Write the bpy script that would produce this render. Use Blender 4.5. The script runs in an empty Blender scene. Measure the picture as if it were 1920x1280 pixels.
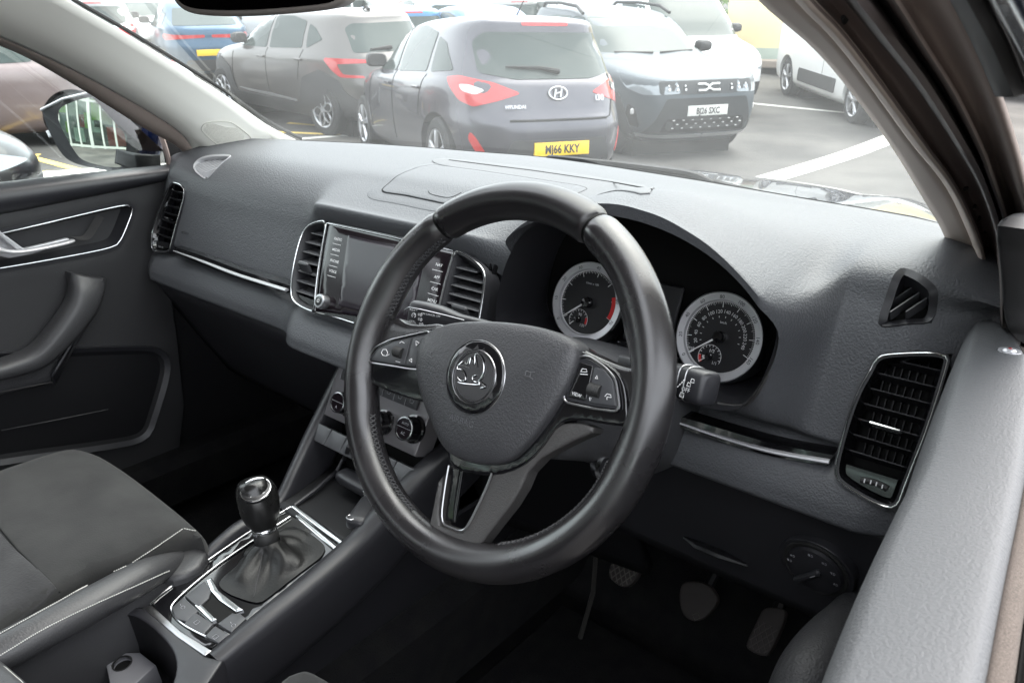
import bpy, math, random
import numpy as np
from mathutils import Vector, Matrix
from mathutils.bvhtree import BVHTree
from mathutils.geometry import delaunay_2d_cdt
random.seed(7)
rad = math.radians
SC = bpy.context.scene
COL = SC.collection

# ------------------------------------------------------------------ camera
C = np.array([.804, -.493, .290]); YAW, PIT, ROL, F = .690, .370, .006, 1445.5
fwd = np.array([-math.sin(YAW)*math.cos(PIT), math.cos(YAW)*math.cos(PIT), -math.sin(PIT)])
rt = np.cross(fwd, [0, 0, 1.]); rt /= np.linalg.norm(rt); upv = np.cross(rt, fwd)
R_ = math.cos(ROL)*rt+math.sin(ROL)*upv; U_ = -math.sin(ROL)*rt+math.cos(ROL)*upv
cd = bpy.data.cameras.new('camera'); cam = bpy.data.objects.new('camera', cd); COL.objects.link(cam)
cd.sensor_width = 36; cd.lens = F/1920*36; cd.clip_start = .02; cd.clip_end = 2000
m3 = Matrix((R_, U_, -fwd)).transposed(); cam.matrix_world = Matrix.Translation(C) @ m3.to_4x4()
cd.dof.use_dof = True; cd.dof.focus_distance = .85; cd.dof.aperture_fstop = 20.0
SC.camera = cam
# ------------------------------------------------------------------ light
w = bpy.data.worlds.new("World"); SC.world = w; w.use_nodes = True
nt = w.node_tree; sky = nt.nodes.new('ShaderNodeTexSky'); sky.sky_type = 'NISHITA'; sky.sun_disc = False
SUN_EL, SUN_AZ = rad(62), rad(12)     # azimuth clockwise from +Y
sky.sun_elevation = SUN_EL; sky.sun_rotation = SUN_AZ; sky.dust_density = 4.0; sky.ozone_density = 1.0; sky.air_density = 1.0
bg = nt.nodes['Background']; hs_n = nt.nodes.new('ShaderNodeHueSaturation'); hs_n.inputs['Saturation'].default_value = .45
cloud = nt.nodes.new('ShaderNodeMixRGB'); cloud.inputs[0].default_value = .55; cloud.inputs[2].default_value = (8.4, 8.6, 8.9, 1)   # even cloud cover over the sky
nt.links.new(sky.outputs[0], hs_n.inputs['Color']); nt.links.new(hs_n.outputs[0], cloud.inputs[1]); nt.links.new(cloud.outputs[0], bg.inputs[0]); bg.inputs[1].default_value = .12
sl = bpy.data.lights.new('sun', 'SUN'); sl.energy = .9; sl.angle = rad(75); sl.color = (1, .95, .88)
so = bpy.data.objects.new('sun', sl); COL.objects.link(so)
sd = Vector((math.sin(SUN_AZ)*math.cos(SUN_EL), math.cos(SUN_AZ)*math.cos(SUN_EL), math.sin(SUN_EL)))
so.rotation_euler = sd.to_track_quat('Z', 'Y').to_euler()
SC.view_settings.view_transform = 'Standard'; SC.view_settings.look = 'None'
SC.view_settings.exposure = 2.6; SC.view_settings.gamma = 1.0
cy = SC.cycles; cy.use_denoising = True; cy.max_bounces = 8; cy.diffuse_bounces = 5; cy.glossy_bounces = 4
cy.transparent_max_bounces = 12; cy.sample_clamp_indirect = 6; cy.caustics_reflective = False; cy.caustics_refractive = False

# ------------------------------------------------------------------ maths helpers
A = lambda *p: np.array(p, float)
def ray(x, y): return fwd*F+R_*(x-960)-U_*(y-640)
def at(x, y, ax, v):
    d = ray(x, y); i = 'xyz'.index(ax); return C+d*((v-C[i])/d[i])
def pj(p):
    d = np.asarray(p, float)-C; z = d@fwd; return (960+F*(d@R_)/z, 640-F*(d@U_)/z)
def unit(v): v = np.asarray(v, float); return v/np.linalg.norm(v)
class Fr:
    """a flat working frame in the scene: origin, two axes in the plane and the normal"""
    def __init__(s, O, N, up=(0, 0, 1), rot=0):
        s.O = A(*O); s.N = unit(N); V = A(*up); V = unit(V-s.N*(V@s.N)); U = np.cross(V, s.N)
        c, n = math.cos(rot), math.sin(rot); s.U = c*U+n*V; s.V = -n*U+c*V
    def p(s, u, v, h=0): return s.O+s.U*u+s.V*v+s.N*h
    def px(s, x, y, h=0):
        d = ray(x, y); O = s.O+s.N*h; P = C+d*(((O-C)@s.N)/(d@s.N))-s.O; return (float(P@s.U), float(P@s.V))
    def pxs(s, L, h=0): return [s.px(x, y, h) for x, y in L]
    def moved(s, h): f = Fr.__new__(Fr); f.O = s.O+s.N*h; f.N, f.U, f.V = s.N, s.U, s.V; return f
def chaikin(P, it=2, closed=True):
    P = [A(*p) for p in P]
    for _ in range(it):
        Q = []; n = len(P)
        if not closed: Q.append(P[0])
        for i in range(n if closed else n-1):
            a, b = P[i], P[(i+1) % n]; Q += [a*.75+b*.25, a*.25+b*.75]
        if not closed: Q.append(P[-1])
        P = Q
    return P
def rounded(P, r=.04, n=4, closed=True):
    P = [A(*p) for p in P]; out = []; m = len(P)
    for i in range(m):
        p, a, b = P[i], P[i-1], P[(i+1) % m]; la, lb = np.linalg.norm(a-p), np.linalg.norm(b-p); k = min(r, .45*la, .45*lb)
        s, e = p+(a-p)/la*k, p+(b-p)/lb*k
        for t in np.linspace(0, 1, n): out.append(s*(1-t)**2+2*p*t*(1-t)+e*t*t)
    return out
def densify(P, step):
    out = []; P = [A(*p[:2]) for p in P]
    for i in range(len(P)):
        a, b = P[i], P[(i+1) % len(P)]; k = max(1, int(np.linalg.norm(b-a)/step+.5)); out += [a+(b-a)*j/k for j in range(k)]
    Q = [out[0]]
    for p in out[1:]:
        if np.linalg.norm(p-Q[-1]) > step*.25: Q.append(p)
    if np.linalg.norm(Q[0]-Q[-1]) < step*.25: Q.pop()
    return np.array(Q)
def spline(P, n, closed=False):
    P = np.array(P, float); m = len(P); out = []
    segs = m if closed else m-1
    for t in np.linspace(0, segs, n, endpoint=not closed):
        i = min(int(t), segs-1); f = t-i
        g = (lambda k: P[k % m]) if closed else (lambda k: P[max(0, min(m-1, k))])
        a, b, c, d = g(i-1), g(i), g(i+1), g(i+2)
        out.append(.5*((2*b)+(c-a)*f+(2*a-5*b+4*c-d)*f*f+(3*b-a-3*c+d)*f**3))
    return out
def resample(P, n, closed=False):
    P = np.array(P, float)
    if closed: P = np.vstack([P, P[:1]])
    L = np.r_[0, np.cumsum(np.linalg.norm(np.diff(P, axis=0), axis=1))]
    t = np.linspace(0, L[-1], n, endpoint=not closed)
    return np.stack([np.interp(t, L, P[:, k]) for k in range(P.shape[1])], 1)
def inpoly(P, poly):
    P = np.asarray(P, float); poly = np.asarray(poly, float); r = np.zeros(len(P), bool); n = len(poly)
    for i in range(n):
        a, b = poly[i], poly[i-1]
        if a[1] == b[1]: continue
        c = (a[1] > P[:, 1]) != (b[1] > P[:, 1])
        r ^= c & (P[:, 0] < (b[0]-a[0])*(P[:, 1]-a[1])/(b[1]-a[1])+a[0])
    return r
def pdist(P, poly):
    P = np.asarray(P, float); poly = np.asarray(poly, float); d = np.full(len(P), 1e9)
    for i in range(len(poly)):
        a, b = poly[i-1], poly[i]; ab = b-a; t = np.clip(((P-a)@ab)/max(ab@ab, 1e-12), 0, 1)
        d = np.minimum(d, np.linalg.norm(P-a-t[:, None]*ab, axis=1))
    return d
def area2(P): P = np.asarray(P); return .5*np.sum(P[:, 0]*np.roll(P[:, 1], -1)-np.roll(P[:, 0], -1)*P[:, 1])
def offset(P, d):
    """grow (d>0) or shrink a closed outline"""
    P = np.array([p[:2] for p in P], float); s = 1 if area2(P) > 0 else -1
    a = P-np.roll(P, 1, 0); b = np.roll(P, -1, 0)-P
    a /= np.linalg.norm(a, axis=1)[:, None]+1e-12; b /= np.linalg.norm(b, axis=1)[:, None]+1e-12
    na = np.stack([a[:, 1], -a[:, 0]], 1); nb = np.stack([b[:, 1], -b[:, 0]], 1); n = na+nb
    n /= np.linalg.norm(n, axis=1)[:, None]+1e-12; k = np.maximum((n*na).sum(1), .5)
    return P+s*d*n/k[:, None]

# ------------------------------------------------------------------ mesh builder
class MB:
    def __init__(s): s.v = []; s.f = []; s.m = []
    def add(s, v, f, mi=0):
        o = len(s.v); s.v += [tuple(map(float, p)) for p in v]; s.f += [tuple(i+o for i in q) for q in f]; s.m += [mi]*len(f); return s
    def tube(s, P, r, closed=False, n=8, mi=0, flat=1.0, up=None, caps=True):
        P = np.array(P, float); m = len(P)
        T = (np.roll(P, -1, 0)-np.roll(P, 1, 0)) if closed else np.gradient(P, axis=0)
        T /= np.linalg.norm(T, axis=1)[:, None]+1e-12
        r = np.broadcast_to(r, (m,)); x = A(0, 0, 1) if up is None else A(*up)
        if abs(T[0]@unit(x)) > .95: x = A(1, 0, 0)
        V = []
        for i in range(m):
            x = unit(x-T[i]*(x@T[i])) if up is None else unit(A(*up)-T[i]*(A(*up)@T[i])); y = np.cross(T[i], x)
            V += [P[i]+r[i]*(x*flat*math.cos(a)+y*math.sin(a)) for a in np.arange(n)*2*math.pi/n]
        Fc = [(i*n+j, i*n+(j+1) % n, ((i+1) % m)*n+(j+1) % n, ((i+1) % m)*n+j) for i in range(m if closed else m-1) for j in range(n)]
        if not closed and caps: Fc += [tuple(range(n))[::-1], tuple((m-1)*n+j for j in range(n))]
        return s.add(V, Fc, mi)
    def box(s, c, size, ax=None, mi=0, bev=0):
        ax = np.eye(3) if ax is None else np.array(ax); h = np.array(size, float)/2; c = A(*c)
        if bev <= 0:
            V = [c+ax.T@(h*A(i, j, k)) for i in (-1, 1) for j in (-1, 1) for k in (-1, 1)]
            return s.add(V, [(0, 1, 3, 2), (4, 6, 7, 5), (0, 4, 5, 1), (2, 3, 7, 6), (0, 2, 6, 4), (1, 5, 7, 3)], mi)
        b = min(bev, *(h*.9)); V = []; idx = {}
        for i in (-1, 1):
            for j in (-1, 1):
                for k in (-1, 1):
                    for q in range(3):
                        o = A(i, j, k)*(h-b); o[q] = (i, j, k)[q]*h[q]; idx[i, j, k, q] = len(V); V.append(c+ax.T@o)
        Fc = []
        for q in range(3):
            a, b2 = [t for t in range(3) if t != q]
            for sg in (-1, 1):
                loop = []
                for (m, n_) in ((-1, -1), (1, -1), (1, 1), (-1, 1)):
                    t = [0, 0, 0]; t[q] = sg; t[a] = m; t[b2] = n_; loop.append(idx[(*t, q)])
                Fc.append(tuple(loop))
            for m in (-1, 1):
                for n_ in (-1, 1):
                    e = []
                    for sg in (-1, 1):
                        t = [0, 0, 0]; t[q] = sg; t[a] = m; t[b2] = n_; e.append((idx[(*t, a)], idx[(*t, b2)]))
                    Fc.append((e[0][0], e[0][1], e[1][1], e[1][0]))
        for i in (-1, 1):
            for j in (-1, 1):
                for k in (-1, 1): Fc.append(tuple(idx[i, j, k, q] for q in range(3)))
        return s.add(V, Fc, mi)
    def loft(s, rings, closed=True, caps=False, mi=0):
        n = len(rings[0]); V = [p for r in rings for p in r]
        Fc = [(i*n+j, i*n+(j+1) % n, (i+1)*n+(j+1) % n, (i+1)*n+j) for i in range(len(rings)-1) for j in range(n if closed else n-1)]
        if caps: Fc += [tuple(range(n))[::-1], tuple((len(rings)-1)*n+j for j in range(n))]
        return s.add(V, Fc, mi)
    def prism(s, fr, poly, h0, h1, mi=0):
        n = len(poly); V = [fr.p(p[0], p[1], h0) for p in poly]+[fr.p(p[0], p[1], h1) for p in poly]
        return s.add(V, [tuple(range(n))[::-1], tuple(range(n, 2*n))]+[(i, (i+1) % n, n+(i+1) % n, n+i) for i in range(n)], mi)
    def ring(s, fr, outer, inner, h0, h1, hin=None, mi=0):
        """flat frame between two outlines with the same point count; hin: height at the inner edge"""
        hin = h1 if hin is None else hin; n = len(outer)
        V = [fr.p(*p[:2], h0) for p in outer]+[fr.p(*p[:2], h1) for p in outer]+[fr.p(*p[:2], hin) for p in inner]+[fr.p(*p[:2], h0) for p in inner]
        Fc = []
        for k in range(3): Fc += [(k*n+i, k*n+(i+1) % n, (k+1)*n+(i+1) % n, (k+1)*n+i) for i in range(n)]
        return s.add(V, Fc, mi)
    def slab(s, fr, poly, depth=.004, h=0, er=.001, dome=0, fall=.02, res=None, hfun=None, holes=(), mi=0, maps=None):
        poly = np.array([p[:2] for p in poly], float)
        if area2(poly) < 0: poly = poly[::-1]
        ext = poly.max(0)-poly.min(0); res = res or max(ext.max()/14, .002)
        if er > 0: st_ = max(er*1.6, ext.max()/90); poly = densify(poly, st_); holes = [densify(q, st_) for q in holes]
        loops = [poly]+[np.array([p[:2] for p in q], float) for q in holes]
        pts = []; edges = []
        for L in loops:
            o = len(pts); pts += list(L); edges += [(o+i, o+(i+1) % len(L)) for i in range(len(L))]
        nb = len(pts); extra = []
        rings = [er*.12, er*.4, er*.95] if er > 0 else []
        if dome: rings += [fall*.2, fall*.45, fall*.8]
        for d in rings:
            for k, L in enumerate(loops): extra += list(offset(L, -d if k == 0 else d))
        gx = np.arange(poly[:, 0].min(), poly[:, 0].max(), res); gy = np.arange(poly[:, 1].min(), poly[:, 1].max(), res*.866)
        nr = len(extra)
        extra += [(x+(res/2 if j % 2 else 0), y) for j, y in enumerate(gy) for x in gx]
        if extra:
            E = np.array(extra); ok = inpoly(E, poly)
            dd = pdist(E, poly)
            for L in loops[1:]: ok &= ~inpoly(E, L); dd = np.minimum(dd, pdist(E, L))
            dmin = np.full(len(E), max(er, res*.35)*1.01)
            q = 0
            for d in rings:
                for L in loops: dmin[q:q+len(L)] = d*.9; q += len(L)
            dmin[nr:] = max(er, res*.4) if not dome else max(er, res*.35)
            E = E[ok & (dd > dmin)]; pts += list(E)
        vo, _, fo, *_r = delaunay_2d_cdt([Vector((float(p[0]), float(p[1]))) for p in pts], edges, [], 0, 1e-7)
        vo = np.array([(v.x, v.y) for v in vo]); fo = [tuple(f) for f in fo]
        cen = np.array([vo[list(f)].mean(0) for f in fo]); ok = inpoly(cen, poly)
        for L in loops[1:]: ok &= ~inpoly(cen, L)
        fo = [f for f, k in zip(fo, ok) if k]
        d = pdist(vo, poly)
        for L in loops[1:]: d = np.minimum(d, pdist(vo, L))
        z = np.full(len(vo), float(h))
        if er > 0: t = np.clip(d/er, 0, 1); z += er*(np.sqrt(1-(1-t)**2)-1)
        if dome: t = np.clip(d/fall, 0, 1); z += dome*np.sqrt(np.clip(1-(1-t)**2, 0, 1))
        if hfun is not None: z += np.array([hfun(p[0], p[1]) for p in vo])
        V = [fr.p(p[0], p[1], zz) if maps is None else maps(p[0], p[1], zz) for p, zz in zip(vo, z)]
        Fc = list(fo)
        # skirt
        ec = {}
        for f in fo:
            for i in range(len(f)):
                a, b = f[i], f[(i+1) % len(f)]; ec[(a, b)] = 1
        be = [(a, b) for (a, b) in ec if (b, a) not in ec]; low = {}
        if depth > 0:
            for a, b in be:
                for q in (a, b):
                    if q not in low:
                        low[q] = len(V); V.append(fr.p(vo[q][0], vo[q][1], z[q]-depth) if maps is None else maps(vo[q][0], vo[q][1], z[q]-depth))
                Fc.append((b, a, low[a], low[b]))
        return s.add(V, Fc, mi)
    def text(s, body, fr, u, v, size, rot=0, h=.0002, mi=0, align='CENTER', sx=1.0, depth=0, maps=None, off=0):
        vv, ff = glyphs(body, align, depth, off)
        c, n = math.cos(rot), math.sin(rot); k = size/.72; V = []
        for x, y, z in vv:
            x, y = x*k*sx, (y-.36)*k
            a, b = u+c*x-n*y, v+n*x+c*y
            V.append(fr.p(a, b, h+z*k) if maps is None else maps(a, b, h+z*k))
        return s.add(V, ff, mi)
    def build(s, name, mats, parent=None, smooth=True, angle=35, subsurf=0, bevel=0, wn=False):
        me = bpy.data.meshes.new(name); me.from_pydata(s.v, [], s.f); me.update()
        for m in (mats if isinstance(mats, (list, tuple)) else [mats]): me.materials.append(m)
        if len(set(s.m)) > 1: me.polygons.foreach_set('material_index', s.m)
        if smooth:
            me.polygons.foreach_set('use_smooth', [True]*len(s.f)); me.set_sharp_from_angle(angle=rad(angle))
        o = bpy.data.objects.new(name, me); COL.objects.link(o)
        if bevel:
            b = o.modifiers.new('bevel', 'BEVEL'); b.width = bevel; b.segments = 2; b.limit_method = 'ANGLE'; b.angle_limit = rad(35)
        if subsurf:
            q = o.modifiers.new('sub', 'SUBSURF'); q.levels = q.render_levels = subsurf
        if wn: q = o.modifiers.new('wn', 'WEIGHTED_NORMAL'); q.keep_sharp = True; q.weight = 90
        if parent is not None: kid(o, parent)
        return o
def kid(o, parent):
    o.parent = parent; o.matrix_parent_inverse = BASE.get(parent.name, Matrix()).inverted()
BASE = {}
_G = {}
def glyphs(body, align='CENTER', depth=0, off=0):
    k = (body, align, depth, off)
    if k not in _G:
        cu = bpy.data.curves.new('txt', 'FONT'); cu.body = body; cu.align_x = align; cu.size = 1; cu.extrude = depth; cu.resolution_u = 2; cu.offset = off
        o = bpy.data.objects.new('txt', cu); COL.objects.link(o); dg = bpy.context.evaluated_depsgraph_get()
        me = bpy.data.meshes.new_from_object(o.evaluated_get(dg))
        _G[k] = ([tuple(v.co) for v in me.vertices], [tuple(p.vertices) for p in me.polygons])
        bpy.data.objects.remove(o); bpy.data.curves.remove(cu); bpy.data.meshes.remove(me)
    return _G[k]
def thing(name, label, cat, loc=(0, 0, 0), group=None, rot=None):
    o = bpy.data.objects.new(name, None); COL.objects.link(o); o.empty_display_size = .05
    o.location = [float(x) for x in loc]
    M = Matrix.Translation(o.location)
    if rot is not None: o.rotation_euler = rot; M = M @ o.rotation_euler.to_matrix().to_4x4()
    BASE[o.name] = M
    o['label'] = label; o['category'] = cat
    if group: o['group'] = group
    return o
def tag(o, label, cat, group=None):
    o['label'] = label; o['category'] = cat
    if group: o['group'] = group
    return o

# ------------------------------------------------------------------ materials
def mat(name, col, rough=.5, metal=0, spec=.5, grain=None, vary=None, coat=0, sheen=0, emit=None, aniso=None, rv=None):
    m = bpy.data.materials.new(name); m.use_nodes = True; n = m.node_tree; b = n.nodes['Principled BSDF']
    b.inputs['Base Color'].default_value = (*col, 1); b.inputs['Roughness'].default_value = rough
    b.inputs['Metallic'].default_value = metal; b.inputs['Specular IOR Level'].default_value = spec
    if coat: b.inputs['Coat Weight'].default_value = coat; b.inputs['Coat Roughness'].default_value = .03
    if sheen: b.inputs['Sheen Weight'].default_value = sheen; b.inputs['Sheen Roughness'].default_value = .5
    tc = n.nodes.new('ShaderNodeTexCoord')
    if grain:      # (scale per metre, strength, depth, kind)
        sc, st, dist = grain[:3]; kind = grain[3] if len(grain) > 3 else 'leather'
        bp = n.nodes.new('ShaderNodeBump'); bp.inputs['Strength'].default_value = st; bp.inputs['Distance'].default_value = dist
        nz = n.nodes.new('ShaderNodeTexNoise'); nz.inputs['Scale'].default_value = sc*.6; nz.inputs['Detail'].default_value = 2
        n.links.new(tc.outputs['Object'], nz.inputs['Vector'])
        if kind == 'leather':
            vo = n.nodes.new('ShaderNodeTexVoronoi'); vo.feature = 'F1'; vo.inputs['Scale'].default_value = sc
            mx = n.nodes.new('ShaderNodeMixRGB'); mx.blend_type = 'ADD'; mx.inputs[0].default_value = .004
            n.links.new(tc.outputs['Object'], mx.inputs[1]); n.links.new(nz.outputs['Color'], mx.inputs[2]); n.links.new(mx.outputs[0], vo.inputs['Vector'])
            inv = n.nodes.new('ShaderNodeMath'); inv.operation = 'SUBTRACT'; inv.inputs[0].default_value = 1
            n.links.new(vo.outputs['Distance'], inv.inputs[1]); n.links.new(inv.outputs[0], bp.inputs['Height'])
        else: n.links.new(nz.outputs['Fac'], bp.inputs['Height'])
        n.links.new(bp.outputs[0], b.inputs['Normal'])
    if vary:       # (scale, amount, second colour)
        nz = n.nodes.new('ShaderNodeTexNoise'); nz.inputs['Scale'].default_value = vary[0]; nz.inputs['Detail'].default_value = 5
        n.links.new(tc.outputs['Object'], nz.inputs['Vector'])
        cr = n.nodes.new('ShaderNodeValToRGB'); cr.color_ramp.elements[0].position = .35; cr.color_ramp.elements[1].position = .68
        n.links.new(nz.outputs['Fac'], cr.inputs[0])
        mx = n.nodes.new('ShaderNodeMixRGB'); mx.inputs[1].default_value = (*col, 1); mx.inputs[2].default_value = (*vary[1], 1)
        n.links.new(cr.outputs[0], mx.inputs[0]); n.links.new(mx.outputs[0], b.inputs['Base Color'])
    if rv:         # roughness wear (scale, lo, hi)
        nz = n.nodes.new('ShaderNodeTexNoise'); nz.inputs['Scale'].default_value = rv[0]; nz.inputs['Detail'].default_value = 4
        n.links.new(tc.outputs['Object'], nz.inputs['Vector'])
        mr = n.nodes.new('ShaderNodeMapRange'); mr.inputs[1].default_value = .3; mr.inputs[2].default_value = .7
        mr.inputs[3].default_value = rv[1]; mr.inputs[4].default_value = rv[2]
        n.links.new(nz.outputs['Fac'], mr.inputs[0]); n.links.new(mr.outputs[0], b.inputs['Roughness'])
    if emit: b.inputs['Emission Color'].default_value = (*emit[:3], 1); b.inputs['Emission Strength'].default_value = emit[3]
    return m
def glass(name, tint=(1, 1, 1), haze=.1, hazecol=(.9, .93, .9), rough=.0, refl=1.0):
    m = bpy.data.materials.new(name); m.use_nodes = True; n = m.node_tree; n.nodes.clear()
    o = n.nodes.new('ShaderNodeOutputMaterial'); t = n.nodes.new('ShaderNodeBsdfTransparent'); t.inputs[0].default_value = (*tint, 1)
    g = n.nodes.new('ShaderNodeBsdfGlossy'); g.inputs['Roughness'].default_value = rough
    fr = n.nodes.new('ShaderNodeFresnel'); fr.inputs[0].default_value = 1.5
    k = n.nodes.new('ShaderNodeMath'); k.operation = 'MULTIPLY'; k.inputs[1].default_value = refl; n.links.new(fr.outputs[0], k.inputs[0])
    a = n.nodes.new('ShaderNodeMixShader'); n.links.new(k.outputs[0], a.inputs[0]); n.links.new(t.outputs[0], a.inputs[1]); n.links.new(g.outputs[0], a.inputs[2])
    last = a
    if haze > 0:
        tc = n.nodes.new('ShaderNodeTexCoord'); nz = n.nodes.new('ShaderNodeTexNoise'); nz.inputs['Scale'].default_value = 3.5; nz.inputs['Detail'].default_value = 6; nz.inputs['Roughness'].default_value = .65
        mr = n.nodes.new('ShaderNodeMapRange'); mr.inputs[1].default_value = .35; mr.inputs[2].default_value = .75; mr.inputs[3].default_value = haze*.65; mr.inputs[4].default_value = haze*1.5
        n.links.new(tc.outputs['Object'], nz.inputs['Vector']); n.links.new(nz.outputs['Fac'], mr.inputs[0])
        d = n.nodes.new('ShaderNodeBsdfDiffuse'); d.inputs[0].default_value = (*hazecol, 1)
        tl = n.nodes.new('ShaderNodeBsdfTranslucent'); tl.inputs[0].default_value = (*hazecol, 1)
        ad = n.nodes.new('ShaderNodeMixShader'); ad.inputs[0].default_value = .75; n.links.new(d.outputs[0], ad.inputs[1]); n.links.new(tl.outputs[0], ad.inputs[2])
        b = n.nodes.new('ShaderNodeMixShader'); n.links.new(mr.outputs[0], b.inputs[0])
        n.links.new(a.outputs[0], b.inputs[1]); n.links.new(ad.outputs[0], b.inputs[2]); last = b
    n.links.new(last.outputs[0], o.inputs[0]); return m
M = dict(
    pad=mat('soft_pad', (.082, .085, .092), .5, grain=(430, .60, .0008), spec=.4),
    padlow=mat('hard_trim', (.070, .071, .076), .48, grain=(560, .4, .0006)),
    smooth=mat('smooth_trim', (.018, .018, .021), .42, grain=(900, .12, .0003, 'n')),
    dark=mat('dark_plastic', (.006, .006, .007), .5, spec=.3),
    black=mat('void_black', (.003, .003, .003), .7, spec=.2),
    gloss=mat('gloss_black', (.006, .006, .007), .07, coat=.4),
    screen=mat('screen_glass', (.010, .007, .009), .09, spec=.28),
    chrome=mat('chrome', (.60, .61, .62), .16, 1),
    satin=mat('satin_silver', (.42, .42, .43), .32, 1),
    silver=mat('silver_paint', (.55, .55, .57), .35, .5),
    leather=mat('rim_leather', (.014, .013, .014), .34, grain=(900, .10, .0003), rv=(16, .16, .40), spec=.75),
    rimtop=mat('rim_worn_leather', (.011, .010, .011), .3, grain=(700, .05, .0002, 'n'), rv=(10, .22, .4), spec=.6),
    cover=mat('airbag_skin', (.038, .038, .041), .45, grain=(520, .38, .0008)),
    spoke=mat('spoke_skin', (.050, .048, .047), .5, grain=(600, .4, .0006)),
    stitch=mat('black_thread', (.030, .030, .032), .6),
    gline=mat('grille_line', (.40, .39, .35), .7),
    thread=mat('grey_thread', (.40, .40, .38), .8),
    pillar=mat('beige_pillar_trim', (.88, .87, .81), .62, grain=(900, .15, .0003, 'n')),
    headl=mat('headliner', (.60, .59, .55), .95, grain=(700, .3, .0006, 'n')),
    suede=mat('grey_suede', (.0055, .0055, .0055), .95, sheen=.08, grain=(900, .4, .0006, 'n'), vary=(16, (.017, .017, .0165))),
    suede2=mat('grey_suede_insert', (.009, .009, .010), .95, sheen=.12, grain=(500, .6, .0008, 'n'), vary=(22, (.020, .020, .021))),
    seatl=mat('seat_leather', (.030, .030, .032), .45, grain=(420, .3, .0006)),
    gaiter=mat('gaiter_leather', (.004, .004, .004), .48, grain=(300, .25, .0006), spec=.4),
    carpet=mat('black_carpet', (.006, .006, .007), .97, spec=.1, grain=(700, .9, .002, 'n'), vary=(30, (.010, .010, .010))),
    rubber=mat('rubber', (.012, .012, .012), .6),
    felt=mat('window_felt', (.050, .040, .034), .98, grain=(2200, .6, .0006, 'n'), vary=(1300, (.10, .082, .070))),
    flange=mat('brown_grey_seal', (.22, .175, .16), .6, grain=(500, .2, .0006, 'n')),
    pillar2=mat('shaded_pillar_trim', (.66, .57, .51), .65, grain=(900, .15, .0003, 'n')),  # same trim as the passenger pillar, shade and warm cast painted into its colour
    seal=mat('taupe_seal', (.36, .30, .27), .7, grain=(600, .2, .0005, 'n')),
    white=mat('printed_white', (.75, .75, .76), .5),
    grey=mat('printed_grey', (.30, .30, .32), .5),
    red=mat('dial_red', (.55, .02, .02), .5),
    dial=mat('dial_face', (.012, .012, .014), .35),
    navy=mat('navy_paint', (.006, .012, .045), .25, .3, coat=1),
    pane=glass('window_pane', (.93, .97, .95), haze=.0),
    windscreen=glass('windscreen_glass', (.76, .80, .78), haze=.035),
    clear=glass('clear_lens', (.97, .97, .97), haze=.0, refl=.5),
    mirror=mat('mirror_glass', (.86, .9, .86), .01, 1),
    dimmirror=mat('dimming_mirror', (.045, .04, .045), .03, 1),
    pedal=mat('pedal_rubber', (.022, .018, .017), .75, grain=(300, .3, .0008, 'n')),
    wear=mat('worn_edge', (.07, .065, .058), .7),
    button=mat('console_button', (.045, .046, .050), .42, grain=(900, .1, .0002, 'n')),
)

# ================================================================== DASHBOARD
dash = thing('dashboard', 'black soft dashboard with silver-edged vents running under the windscreen', 'dashboard', (0, .45, -.1))
XS = [-.74, -.66, -.58, -.42, -.30, -.20, -.165, -.08, .0, .08, .165, .20, .24, .28, .32, .37, .42, .46, .50, .54, .575, .60, .64, .70, .735]
def tab(ks, vs, w=.016): return lambda x: float(np.mean(np.interp(x+np.array([-1, -.66, -.33, 0, .33, .66, 1])*w, ks, vs)))
wy = tab([-.74, -.66, -.58, -.42, -.30, -.18, -.08, .0, .1, .2, .28, .37, .46, .54, .60, .66, .72], [.33, .43, .485, .552, .585, .605, .63, .635, .62, .603, .59, .57, .55, .535, .52, .49, .40])
cenw = lambda x: 1/(1+math.exp((abs(x)-.185)/.012))      # 1 inside the centre module
sid = lambda x: min(1, max(0, (x+.1)/.5))
hoodz = tab([.20, .235, .26, .30, .35, .40, .45, .50, .54, .575, .60], [.045, .060, .090, .114, .130, .136, .130, .112, .086, .055, .04])
hoodw = lambda x: min(max((x-.205)/.05, 0), 1, max((.600-x)/.05, 0))
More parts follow.
